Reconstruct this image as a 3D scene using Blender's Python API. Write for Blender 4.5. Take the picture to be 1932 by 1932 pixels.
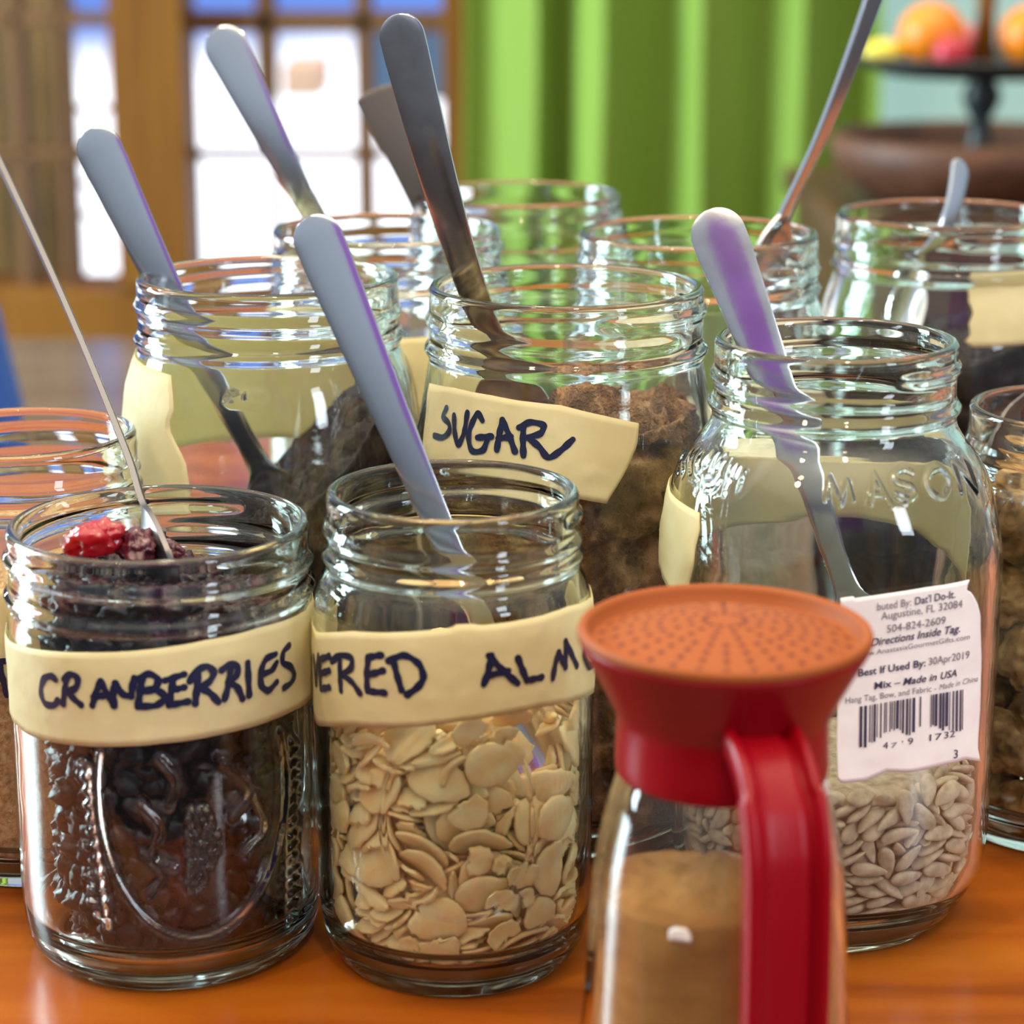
import bpy, math, random
import numpy as np
from mathutils import Vector, Matrix
random.seed(7); rng = np.random.default_rng(11)
for o in list(bpy.data.objects): bpy.data.objects.remove(o)
SC = bpy.context.scene; COL = SC.collection
PI = math.pi
# ------------------------------------------------------------------ camera, world, lights, exposure
F_PX, PITCH, CAM_H = 4270.0, math.radians(15.0), 0.2855
cd = bpy.data.cameras.new('camera'); cam = bpy.data.objects.new('camera', cd); COL.objects.link(cam)
cam.location = (0, 0, CAM_H); cam.rotation_euler = (PI/2 - PITCH, 0, 0)
cd.sensor_width = 36; cd.lens = 36*F_PX/1932; cd.clip_start = .02
cd.dof.use_dof = True; cd.dof.focus_distance = .655; cd.dof.aperture_fstop = 10.6
SC.camera = cam
SC.view_settings.view_transform = 'Standard'; SC.view_settings.look = 'None'
SC.view_settings.gamma = 1; SC.view_settings.use_curve_mapping = False
SC.view_settings.exposure = 0.18
cy = SC.cycles
cy.max_bounces = 26; cy.transmission_bounces = 24; cy.glossy_bounces = 8; cy.diffuse_bounces = 3
cy.transparent_max_bounces = 16; cy.caustics_reflective = True; cy.caustics_refractive = True
cy.sample_clamp_indirect = 25; cy.blur_glossy = .6; cy.use_denoising = True; cy.use_adaptive_sampling = True; cy.adaptive_threshold = .02
w = bpy.data.worlds.new('room_light'); SC.world = w; w.use_nodes = True
nt = w.node_tree; bg = nt.nodes['Background']
tc = nt.nodes.new('ShaderNodeTexCoord'); sp = nt.nodes.new('ShaderNodeSeparateXYZ'); rp = nt.nodes.new('ShaderNodeValToRGB')
mr = nt.nodes.new('ShaderNodeMapRange'); mr.inputs[1].default_value = -1; mr.inputs[2].default_value = 1
nt.links.new(tc.outputs['Generated'], sp.inputs[0]); nt.links.new(sp.outputs[2], mr.inputs[0]); nt.links.new(mr.outputs[0], rp.inputs[0]); nt.links.new(rp.outputs[0], bg.inputs[0])
e = rp.color_ramp.elements; e[0].position = .30; e[0].color = (.065, .052, .045, 1); e[1].position = 1; e[1].color = (3.9, 3.5, 2.75, 1)
q = e.new(.5); q.color = (.16, .18, .21, 1); q = e.new(.63); q.color = (.42, .49, .57, 1); q = e.new(.78); q.color = (.52, .56, .60, 1); q = e.new(.87); q.color = (1.9, 1.75, 1.45, 1)
bg.inputs[1].default_value = .95
def lamp(name, kind, loc, target, power, color, size=.3, size_y=None):
    l = bpy.data.lights.new(name, kind); l.energy = power; l.color = color
    if kind == 'AREA':
        l.size = size
        if size_y: l.shape = 'RECTANGLE'; l.size_y = size_y
        else: l.shape = 'DISK'
    else: l.shadow_soft_size = size
    o = bpy.data.objects.new(name, l); COL.objects.link(o); o.location = loc
    o.rotation_euler = (Vector(target) - Vector(loc)).to_track_quat('-Z', 'Y').to_euler(); return o
lamp('ceiling_lamp', 'AREA', (-.75, -.35, 1.75), (0, .65, .1), 9, (1, .72, .42), .12)
lamp('ceiling_lamp.001', 'AREA', (.25, -.75, 1.8), (0, .65, .1), 9, (1, .72, .42), .12)
lamp('ceiling_lamp.002', 'AREA', (-.2, 1.5, 1.9), (0, .9, .1), 8, (1, .74, .45), .12)
lamp('side_fill_light', 'AREA', (-2.6, 1.9, .8), (.6, 2.9, 0), 170, (.74, 1, 1.1), 1.1, 1.6)  # unseen area light added at the left to brighten the curtain folds
lamp('far_window_light', 'AREA', (1.95, -1.25, .8), (.05, .65, .1), 22, (.78, .88, 1), .4, 1.2)

# ------------------------------------------------------------------ helpers
def ray(px, py):
    c, s = math.cos(PITCH), math.sin(PITCH); px = np.asarray(px, float); py = np.asarray(py, float)
    v = -(py-966)/F_PX
    return np.stack([(px-966)/F_PX, c+v*s, -s+v*c], -1)
def at(px, py, Y):                       # the point of the place seen there, at distance Y from the camera
    d = ray(px, py); return Vector(np.array([0, 0, CAM_H]) + d*(Y/d[1]))
def tag(o, label=None, cat=None, group=None, kind=None):
    for k, v in (('label', label), ('category', cat), ('group', group), ('kind', kind)):
        if v: o[k] = v
    return o
def empty(name, loc=(0, 0, 0), rz=0):
    o = bpy.data.objects.new(name, None); COL.objects.link(o); o.location = loc; o.rotation_euler = (0, 0, rz); o.empty_display_size = .02; return o
def link(name, me, m=None, parent=None, smooth=True):
    if m is not None:
        for x in (m if isinstance(m, (list, tuple)) else [m]): me.materials.append(x)
    o = bpy.data.objects.new(name, me); COL.objects.link(o)
    if parent is not None: o.parent = parent
    if smooth: me.polygons.foreach_set('use_smooth', np.ones(len(me.polygons), bool))
    return o
def mesh(name, verts, faces):
    me = bpy.data.meshes.new(name); me.from_pydata([tuple(v) for v in verts], [], [tuple(f) for f in faces]); me.update(); return me
def grid(name, P, closed_u=True, caps=True, closed_v=False):   # P: (rows, cols, 3)
    P = np.asarray(P, np.float32); n, m = P.shape[:2]; idx = np.arange(n*m).reshape(n, m)
    a = idx if not closed_v else np.vstack([idx, idx[:1]])
    b = np.hstack([a, a[:, :1]]) if closed_u else a
    q = np.stack([b[:-1, :-1], b[:-1, 1:], b[1:, 1:], b[1:, :-1]], -1).reshape(-1, 4)
    me = bpy.data.meshes.new(name); capn = 2 if (caps and closed_u and not closed_v) else 0
    nl = len(q)*4 + capn*m
    me.vertices.add(n*m); me.vertices.foreach_set('co', P.reshape(-1))
    me.loops.add(nl); me.polygons.add(len(q)+capn)
    li = q.reshape(-1); st = np.arange(len(q))*4
    if capn:
        li = np.concatenate([li, idx[0][::-1], idx[-1]]); st = np.concatenate([st, [len(q)*4, len(q)*4+m]])
    me.loops.foreach_set('vertex_index', li.astype(np.int32)); me.polygons.foreach_set('loop_start', st.astype(np.int32))
    me.update(calc_edges=True); me.validate(); return me
def join(parts):                          # parts: [(verts, faces)]
    V, Fs, o = [], [], 0
    for v, f in parts:
        V += [tuple(x) for x in v]; Fs += [tuple(i+o for i in x) for x in f]; o += len(v)
    return V, Fs
def box(x0, x1, y0, y1, z0, z1):
    v = [(x, y, z) for z in (z0, z1) for y in (y0, y1) for x in (x0, x1)]
    return v, [(0, 2, 3, 1), (4, 5, 7, 6), (0, 1, 5, 4), (2, 6, 7, 3), (0, 4, 6, 2), (1, 3, 7, 5)]
def boxes(name, bl, m, parent=None, bevel=.003):
    o = link(name, mesh(name, *join([box(*b) for b in bl])), m, parent, False)
    if bevel:
        b = o.modifiers.new('bevel', 'BEVEL'); b.width = bevel; b.segments = 2
    return o
def box_px(x0, x1, y0, y1, Y, d):          # a box whose front face spans those sight lines at distance Y
    a, b = at(x0, 300, Y), at(x1, 300, Y); return (a.x, b.x, Y, Y+d, at(966, y1, Y).z, at(966, y0, Y).z)
def lathe(name, prof, n=64, m=None, parent=None):
    p = np.array(prof, float); t = np.linspace(0, 2*PI, n, endpoint=False)
    P = np.stack([p[:, :1]*np.cos(t), p[:, :1]*np.sin(t), p[:, 1:]+0*t], -1); return link(name, grid(name, P), m, parent)
def smooth_curve(pts, step=.0008):         # Catmull-Rom through the points, resampled
    p = np.array(pts, float); q = np.vstack([2*p[0]-p[1], p, 2*p[-1]-p[-2]]); out = []
    for i in range(len(p)-1):
        L = np.linalg.norm(p[i+1]-p[i]); k = max(2, int(math.ceil(L/step))); t = np.linspace(0, 1, k, endpoint=False)[:, None]
        a, b, c, d = q[i:i+4]
        # tangents limited by the segment length so that corners do not overshoot
        def tan(u, v, w_):
            l1, l2 = np.linalg.norm(v-u)+1e-9, np.linalg.norm(w_-v)+1e-9; tt = (v-u)/l1*l2+(w_-v)/l2*l1; return tt/(l1+l2)*min(l1, l2, L)
        m0, m1 = tan(a, b, c), tan(b, c, d)
        out.append((2*t**3-3*t**2+1)*b+(t**3-2*t**2+t)*m0+(-2*t**3+3*t**2)*c+(t**3-t**2)*m1)
    out.append(p[-1:]); return np.vstack(out)
def vnoise(P, seed=0):                     # value noise in 3D, vectorised
    P = np.asarray(P, float); i = np.floor(P).astype(np.int64); f = P-i; f = f*f*(3-2*f); r = 0
    for dx in (0, 1):
        for dy in (0, 1):
            for dz in (0, 1):
                h = ((i[..., 0]+dx)*73856093) ^ ((i[..., 1]+dy)*19349663) ^ ((i[..., 2]+dz)*83492791) ^ (seed*2654435761 & 0xffffff)
                h = (h ^ (h >> 13))*1274126177 & 0x7fffffff; h = (h ^ (h >> 15)) & 0xffff
                wgt = (f[..., 0] if dx else 1-f[..., 0])*(f[..., 1] if dy else 1-f[..., 1])*(f[..., 2] if dz else 1-f[..., 2])
                r = r + wgt*(h/65535.0)
    return r*2-1
def fbm(P, seed=0, n=3): return sum(vnoise(P*2**k, seed+k)/2**k for k in range(n))

# ------------------------------------------------------------------ materials
def mat(name, color, rough=.5, metal=0, **kw):
    m = bpy.data.materials.new(name); m.use_nodes = True; b = m.node_tree.nodes['Principled BSDF']
    b.inputs['Base Color'].default_value = (*color, 1); b.inputs['Roughness'].default_value = rough; b.inputs['Metallic'].default_value = metal
    for k, v in kw.items(): b.inputs[k.replace('_', ' ')].default_value = v
    return m
def nz(m, scale=(8, 8, 8), detail=4, colors=None, bump=0, bscale=None, dist=.001, coord='Object', distort=0, pos=None):
    t = m.node_tree; b = t.nodes['Principled BSDF']; tcn = t.nodes.new('ShaderNodeTexCoord'); mp = t.nodes.new('ShaderNodeMapping'); mp.inputs['Scale'].default_value = scale
    n = t.nodes.new('ShaderNodeTexNoise'); n.inputs['Scale'].default_value = 1; n.inputs['Detail'].default_value = detail; n.inputs['Distortion'].default_value = distort
    t.links.new(tcn.outputs[coord], mp.inputs[0]); t.links.new(mp.outputs[0], n.inputs['Vector'])
    if colors:
        r = t.nodes.new('ShaderNodeValToRGB'); e = r.color_ramp.elements; k = len(colors)
        ps = pos or [.3+.4*i/(k-1) for i in range(k)]
        e[0].position, e[0].color = ps[0], (*colors[0], 1); e[1].position, e[1].color = ps[-1], (*colors[-1], 1)
        for i in range(1, k-1): q = e.new(ps[i]); q.color = (*colors[i], 1)
        t.links.new(n.outputs['Fac'], r.inputs[0]); t.links.new(r.outputs[0], b.inputs['Base Color'])
    if bump:
        bn = t.nodes.new('ShaderNodeBump'); bn.inputs['Strength'].default_value = bump; bn.inputs['Distance'].default_value = dist
        n2 = n
        if bscale:
            n2 = t.nodes.new('ShaderNodeTexNoise'); n2.inputs['Scale'].default_value = bscale; n2.inputs['Detail'].default_value = 3; t.links.new(tcn.outputs[coord], n2.inputs['Vector'])
        t.links.new(n2.outputs['Fac'], bn.inputs['Height']); t.links.new(bn.outputs[0], b.inputs['Normal'])
    return m
def glass_mat(name, color, bump=.05, bscale=90):
    m = bpy.data.materials.new(name); m.use_nodes = True; t = m.node_tree; t.nodes.remove(t.nodes['Principled BSDF'])
    g = t.nodes.new('ShaderNodeBsdfGlass'); g.inputs['Color'].default_value = (*color, 1); g.inputs['IOR'].default_value = 1.48; g.inputs['Roughness'].default_value = 0
    t.links.new(g.outputs[0], t.nodes['Material Output'].inputs[0])
    if bump:
        n = t.nodes.new('ShaderNodeTexNoise'); n.inputs['Scale'].default_value = bscale; n.inputs['Detail'].default_value = 1; tcn = t.nodes.new('ShaderNodeTexCoord')
        t.links.new(tcn.outputs['Object'], n.inputs['Vector']); bn = t.nodes.new('ShaderNodeBump'); bn.inputs['Strength'].default_value = bump; bn.inputs['Distance'].default_value = .002
        t.links.new(n.outputs['Fac'], bn.inputs['Height']); t.links.new(bn.outputs[0], g.inputs['Normal'])
    return m
def pane_mat(name):
    m = bpy.data.materials.new(name); m.use_nodes = True; t = m.node_tree; t.nodes.remove(t.nodes['Principled BSDF'])
    tr = t.nodes.new('ShaderNodeBsdfTransparent'); gl = t.nodes.new('ShaderNodeBsdfGlossy'); gl.inputs['Roughness'].default_value = .02
    fr = t.nodes.new('ShaderNodeFresnel'); fr.inputs[0].default_value = 1.3; mx = t.nodes.new('ShaderNodeMixShader')
    t.links.new(fr.outputs[0], mx.inputs[0]); t.links.new(tr.outputs[0], mx.inputs[1]); t.links.new(gl.outputs[0], mx.inputs[2]); t.links.new(mx.outputs[0], t.nodes['Material Output'].inputs[0]); return m
M = {}
M['glass'] = glass_mat('jar glass', (.972, .992, .978), .03)
M['shaker_glass'] = glass_mat('shaker glass', (.995, .997, .995), .015, 40)
M['tape'] = nz(mat('masking tape', (.86, .78, .48), .6), (60, 60, 60), 4, [(.82, .73, .42), (.89, .81, .52)], .35, 180, .0008)
t = M['tape'].node_tree; tl = t.nodes.new('ShaderNodeBsdfTranslucent'); tl.inputs[0].default_value = (.86, .76, .44, 1); mx = t.nodes.new('ShaderNodeMixShader'); mx.inputs[0].default_value = .42
t.links.new(t.nodes['Principled BSDF'].outputs[0], mx.inputs[1]); t.links.new(tl.outputs[0], mx.inputs[2]); t.links.new(mx.outputs[0], t.nodes['Material Output'].inputs[0])
M['ink'] = mat('dark blue marker ink', (.006, .010, .045), .4)
M['paper'] = nz(mat('white sticker paper', (.83, .79, .80), .55), (90, 90, 90), 3, [(.80, .76, .77), (.88, .85, .86)], .15, 300, .0005)
M['print'] = mat('printed dark ink', (.03, .03, .09), .5)
M['print_grey'] = mat('printed grey ink', (.16, .15, .20), .5)
M['steel'] = nz(mat('stainless steel', (.66, .68, .72), .17, 1.0), (30, 30, 30), 2, None, .03, 60, .001)
M['worn_steel'] = nz(mat('worn stainless steel', (.62, .60, .60), .17, 1.0), (60, 60, 60), 4, [(.50, .48, .48), (.68, .67, .68)], .06, 200, .0006)
M['grey_steel'] = mat('darkened grey steel', (.17, .16, .165), .35, 1.0)  # base colour darkened to hold down the side light's glare on the thin spoon
M['dark_steel'] = mat('dull dark grey handle', (.10, .085, .08), .45, .3)
M['red'] = nz(mat('red plastic', (.25, .0006, .006), .33, Specular_IOR_Level=.25), (300, 300, 300), 2, None, .05, 900, .0004)
M['sieve'] = nz(mat('warm lit red plastic', (.27, .066, .012), .65, Specular_IOR_Level=.25), (300, 300, 300), 2, None, .06, 900, .0004)  # orange tone stands in for warm light on the red lid top
M['hole'] = mat('dark red perforation', (.10, .008, .004), .8)
M['table'] = nz(mat('varnished cherry wood', (.5, .17, .03), .28, Coat_Weight=.12, Coat_Roughness=.1), (3, 26, 10), 6, [(.13, .025, .002), (.29, .068, .004), (.37, .108, .008)], .06, 60, .001, distort=1.2)
M['wood'] = nz(mat('honey brown wood', (.15, .065, .011), .6, Specular_IOR_Level=.2), (30, 30, 2.5), 4, [(.13, .046, .004), (.20, .078, .008)])
M['tan'] = nz(mat('tan wooden slats', (.50, .36, .16), .6), (14, 14, .8), 3, [(.12, .070, .018), (.36, .205, .055)], pos=[.38, .62])
M['muntin'] = mat('brown window muntin', (.14, .07, .032), .7, Specular_IOR_Level=.1)
M['teal'] = nz(mat('pale teal wall paint', (.55, .82, .80), .7), (4, 4, 4), 2, [(.52, .80, .78), (.58, .86, .84)])
M['floor'] = nz(mat('brown floor boards', (.20, .12, .07), .3), (2, 14, 2), 4, [(.15, .09, .05), (.25, .16, .10)])
M['pane'] = pane_mat('window pane glass')

# ------------------------------------------------------------------ the setting
WY = 3.2
sky = bpy.data.materials.new('bright overcast sky'); sky.use_nodes = True; t = sky.node_tree; t.nodes.remove(t.nodes['Principled BSDF'])
em = t.nodes.new('ShaderNodeEmission'); em.inputs[1].default_value = 1.0; t.links.new(em.outputs[0], t.nodes['Material Output'].inputs[0])
tcn = t.nodes.new('ShaderNodeTexCoord'); n = t.nodes.new('ShaderNodeTexNoise'); n.inputs['Scale'].default_value = .9; n.inputs['Detail'].default_value = 2
sx = t.nodes.new('ShaderNodeSeparateXYZ'); ad = t.nodes.new('ShaderNodeMath'); ad.operation = 'MULTIPLY_ADD'; ad.inputs[1].default_value = .9
rp = t.nodes.new('ShaderNodeValToRGB'); e = rp.color_ramp.elements
e[0].position = .50; e[0].color = (2.1, 2.15, 2.35, 1); e[1].position = .76; e[1].color = (.16, .30, .85, 1); q = e.new(.62); q.color = (1.2, 1.3, 1.6, 1)
mrn = t.nodes.new('ShaderNodeMapRange'); mrn.inputs[1].default_value = -.50; mrn.inputs[2].default_value = .10
t.links.new(tcn.outputs['Object'], n.inputs['Vector']); t.links.new(tcn.outputs['Object'], sx.inputs[0]); t.links.new(sx.outputs[2], mrn.inputs[0])
mu = t.nodes.new('ShaderNodeMath'); mu.operation = 'MULTIPLY_ADD'; mu.inputs[1].default_value = .35; t.links.new(n.outputs['Fac'], mu.inputs[0])
sb = t.nodes.new('ShaderNodeMath'); sb.operation = 'SUBTRACT'; sb.inputs[1].default_value = .17; t.links.new(mrn.outputs[0], sb.inputs[0]); t.links.new(sb.outputs[0], mu.inputs[2])
t.links.new(mu.outputs[0], rp.inputs[0]); t.links.new(rp.outputs[0], em.inputs[0])
tag(boxes('backdrop_sky', [(-4.5, 2.5, 6.5, 6.55, -2.2, 2.2)], sky, None, 0), kind='structure')
tag(boxes('floor', [(-3, 3, -.3, 3.6, -.95, -.9)], M['floor'], None, 0), kind='structure')
# back wall: wood below the windows, teal to the right of the curtain
xl = lambda p: at(p, 300, WY).x
zsill, zlow = at(966, 540, WY).z, at(966, 642, WY).z
tag(boxes('wall_back', [(-2.6, xl(880), WY+.02, WY+.14, -.9, zlow)], M['wood'], None, 0), kind='structure')
tag(boxes('wall_right', [(xl(1500), 2.6, WY+.18, WY+.28, -.9, 1.6)], M['teal'], None, 0), kind='structure')
tag(boxes('trim_1', [(-2.6, xl(880), WY-.05, WY+.12, zlow, zsill)], M['wood']), kind='structure')            # window sill rail
tag(boxes('trim_2', [box_px(212, 352, -700, 545, WY-.06, .14)], M['wood']), kind='structure')                # post between the windows
tag(boxes('trim_3', [box_px(836, 900, -700, 900, WY-.06, .14)], M['wood']), kind='structure')                # right jamb
w2 = boxes('window_2', [box_px(672, 706, -700, 545, WY, .05), box_px(350, 850, 286, 302, WY, .05), box_px(350, 850, 22, 62, WY, .05), box_px(488, 526, -700, 190, WY, .04), box_px(508, 526, 180, 545, WY, .02), box_px(756, 840, 40, 330, WY+.02, .03)][:5], M['muntin'], None, .004)
tag(w2, kind='structure')
boxes('pane', [box_px(350, 840, -700, 545, WY+.02, .004)], M['pane'], w2, 0)
w1 = boxes('window_1', [box_px(-700, 215, 24, 50, WY, .05), box_px(-700, 215, 282, 300, WY, .05), box_px(26, 50, -700, 545, WY, .05), box_px(112, 128, -700, 545, WY, .04), box_px(140, 215, 200, 212, WY, .02), box_px(140, 215, 344, 352, WY, .02), box_px(140, 215, 402, 410, WY, .02)], M['muntin'], None, .004)
tag(w1, kind='structure')
boxes('pane', [box_px(-700, 214, -700, 545, WY+.02, .004)], M['pane'], w1, 0)
shut = empty('wooden_shutter', (0, 0, 0)); tag(shut, 'tan wooden slatted shutter standing outside behind the left window', 'shutter')
for a, b in ((-600, -60), (-58, 0), (1, 58), (59, 112), (113, 148)):
    boxes('slat', [box_px(a, b, -700, 545, WY+.30, .02)], M['tan'], shut)
boxes('rail', [box_px(-600, 158, 276, 306, WY+.33, .02), box_px(-600, 158, 14, 46, WY+.33, .02)], M['muntin'], shut)
# exterior seen through the right window
ext = boxes('garden_house', [box_px(535, 610, 118, 185, 5.6, .3)], mat('peach plaster', (.85, .52, .36), .8), None, .01)
tag(ext, 'small peach coloured house outside beyond the right window', 'house')
bl = boxes('blue_awning', [box_px(700, 860, 40, 190, 5.0, .2)], mat('grey blue canvas', (.10, .16, .28), .8), None, .01)
tag(bl, 'grey blue awning outside beside the right window jamb', 'awning')

# the green curtain
nx = 500; u = np.linspace(0, 1, nx); X0, X1 = at(876, 300, WY-.15).x, at(1648, 300, WY-.15).x
xs = X0+(X1-X0)*u
def foldy(u):
    # folds: gathered pleats of unequal width
    c = np.array([876, 900, 945, 1012, 1048, 1060, 1128, 1250, 1318, 1440, 1498, 1600, 1648.])-876; dpt = [0, -.02, -.012, .022, -.045, -.045, .050, -.025, .050, -.020, .040, -.040, .02]
    c = c/c[-1]; r = np.interp(u, c, dpt); kk = np.ones(9)/9; return np.convolve(np.pad(r, 4, 'edge'), kk, 'valid')
fy = WY-.15-foldy(u)
zs = np.linspace(-.85, 1.2, 12)
P = np.stack([np.broadcast_to(xs, (12, nx))+.004*np.sin(zs[:, None]*5+u*40), np.broadcast_to(fy, (12, nx)), np.broadcast_to(zs[:, None], (12, nx))], -1)
gm = mat('lime green curtain cloth', (.22, .335, .042), .8)
t = gm.node_tree; tl = t.nodes.new('ShaderNodeBsdfTranslucent'); tl.inputs[0].default_value = (.30, .52, .04, 1); mx = t.nodes.new('ShaderNodeMixShader'); mx.inputs[0].default_value = .2
t.links.new(t.nodes['Principled BSDF'].outputs[0], mx.inputs[1]); t.links.new(tl.outputs[0], mx.inputs[2]); t.links.new(mx.outputs[0], t.nodes['Material Output'].inputs[0])
cur = link('green_curtain', grid('green_curtain', P, False, False), gm); tag(cur, 'lime green pleated curtain hanging beside the window', 'curtain')
so = cur.modifiers.new('solid', 'SOLIDIFY'); so.thickness = .002

vx = np.linspace(-.06, .62, 60); vz = np.linspace(.45, 1.45, 10)  # unseen cloth, added only for the purple reflection on one spoon
P = np.stack([np.broadcast_to(vx, (10, 60)), np.broadcast_to(-1.25+.02*np.sin(vx*70), (10, 60)), np.broadcast_to(vz[:, None], (10, 60))], -1)
vc = link('violet_reflection_cloth', grid('violet_reflection_cloth', P, False, False), mat('violet reflection cloth', (.30, .10, .55), .8)); tag(vc, 'violet reflection cloth added behind the viewer to be mirrored in the sunflower seed spoon', 'reflector cloth')
so = vc.modifiers.new('solid', 'SOLIDIFY'); so.thickness = .003
# ------------------------------------------------------------------ furniture
tb = empty('wooden_table', (0, .7, 0)); tag(tb, 'varnished orange brown wooden table the jars stand on', 'table')
o = boxes('tabletop', [(-.75, .75, -.255, .52, -.03, 0)], M['table'], tb, .004)
for sx_ in (-1, 1):
    for sy_ in (-.20, .46): boxes('leg', [(sx_*.68-.03, sx_*.68+.03, sy_-.03, sy_+.03, -.9, -.03)], M['table'], tb, .004)
dt = empty('dining_table', (-.75, 2.0, -.9)); tag(dt, 'low glossy grey brown table by the left window', 'table')
boxes('tabletop', [(-.75, .62, -.42, .32, .72, .75)], nz(mat('grey brown tabletop', (.12, .08, .06), .16), (3, 20, 3), 4, [(.085, .055, .035), (.15, .11, .085)]), dt, .004)
for a, b in ((-.68, -.36), (.55, -.36), (-.68, .26), (.55, .26)): boxes('leg', [(a-.03, a+.03, b-.03, b+.03, 0, .72)], M['wood'], dt)
blue = mat('blue chair upholstery', (.028, .10, .42), .55)
CY = 1.46
ch = empty('blue_chair', (at(-60, 660, CY).x, CY, -.9)); tag(ch, 'blue upholstered chair cut off by the left edge', 'chair')
zt = at(0, 560, CY).z+.9
v, f = box(-.42, 0, -.03, .02, .46, zt); v = [(x+(.018 if z > .6 else .11) if x > -.1 else x, y, z) for x, y, z in v]
bk = link('backrest', mesh('backrest', v, f), blue, ch, False); b_ = bk.modifiers.new('bevel', 'BEVEL'); b_.width = .012; b_.segments = 4
boxes('seat', [(-.42, .10, .02, .42, .42, .48)], blue, ch, .015)
for a in (-.40, .08):
    for b in (.0, .38): boxes('leg', [(a-.018, a+.018, b-.018, b+.018, 0, .42)], M['wood'], ch)
# sideboard with the tiered fruit stand
FY = 2.3; FX = at(1846, 300, FY).x; zb = at(1846, 385, FY).z
sbd = empty('sideboard', (FX+.1, FY+.05, -.9)); tag(sbd, 'dark brown wooden sideboard under the fruit stand', 'sideboard')
dkw = nz(mat('dark brown wood', (.06, .022, .010), .4), (20, 4, 20), 4, [(.045, .016, .007), (.10, .038, .017)])
boxes('worktop', [(-.255, .6, -.22, .3, .9+zb-.03, .9+zb)], dkw, sbd); boxes('body', [(-.24, .58, -.20, .3, 0, .9+zb-.03)], dkw, sbd)
st = empty('tiered_fruit_stand', (FX, FY, zb)); tag(st, 'two tier fruit stand with a wooden bowl and a black upper tray', 'fruit stand')
zr, zt_ = at(1846, 262, FY).z-zb, at(1846, 128, FY).z-zb
lathe('bowl', [(.0005, .006), (.08, .006), (.085, 0), (.10, 0), (.125, .02), (.146, zr*.62), (.150, zr), (.144, zr+.006), (.138, zr), (.12, .03), (.09, .018), (.0005, .018)], 64, nz(mat('reddish brown wood bowl', (.16, .06, .022), .6), (30, 30, 60), 4, [(.055, .017, .006), (.12, .042, .015)]), st)
blk = mat('black metal', (.018, .022, .022), .45)
lathe('post', [(.0005, .015), (.03, .018), (.012, zr), (.010, zr+.02), (.018, zr+.035), (.020, zr+.045), (.011, zr+.062), (.013, zt_-.004), (.0005, zt_-.002)], 32, blk, st)
lathe('tray', [(.0005, zt_-.006), (.10, zt_-.006), (.132, zt_+.008), (.136, zt_+.012), (.134, zt_+.014), (.10, zt_), (.0005, zt_)], 64, blk, st)
lathe('finial', [(.0005, zt_), (.012, zt_+.002), (.009, zt_+.05), (.012, zt_+.11), (.016, zt_+.16), (.009, zt_+.2), (.0005, zt_+.205)], 32, M['wood'], st)
def fruit(name, px, py, rpx, dy, color, label, cat, sx_=1, ramp=None):
    r = rpx/F_PX*(FY+dy); c = at(px, py, FY+dy); z0 = zb+zt_
    t_ = np.linspace(0, PI, 24)[:, None]; p_ = np.linspace(0, 2*PI, 32, endpoint=False)
    d = 1-.06*np.exp(-((t_-0)/.25)**2)
    Pp = np.stack([r*sx_*np.maximum(np.sin(t_), .01)*np.cos(p_)*d, r*np.maximum(np.sin(t_), .01)*np.sin(p_)*d, -r*.95*np.cos(t_)*d+0*p_], -1)
    fm = nz(mat(name+' skin', color, .42), (60, 60, 60), 3, [tuple(x*.85 for x in color), color], .15, 700, .0006)
    o = link(name, grid(name, Pp), fm); o.location = (c.x, c.y, z0+r*.94+.001); tag(o, label, cat)
    lathe('stem', [(.0003, r*.86), (.0022, r*.88), (.0016, r*.97), (.0003, r*.975)], 10, M['wood'], o); return o
fruit('orange', 1757, 80, 62, .0, (.82, .22, .004), 'bright orange in the middle of the black upper tray', 'orange')
fruit('orange', 1944, 85, 60, -.01, (.82, .22, .004), 'orange at the right edge of the photo on the black tray', 'orange')
fruit('apple', 1795, 100, 36, -.075, (.45, .012, .03), 'dark red apple in front of the orange on the tray', 'apple')
fruit('apple', 1812, 90, 38, .075, (.70, .17, .19), 'pinkish apple beside the stand post behind the dark red one', 'apple')
fruit('lemon', 1668, 110, 27, .0, (.78, .62, .06), 'yellow lemon at the left rim of the black tray', 'lemon', 1.5)

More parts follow.
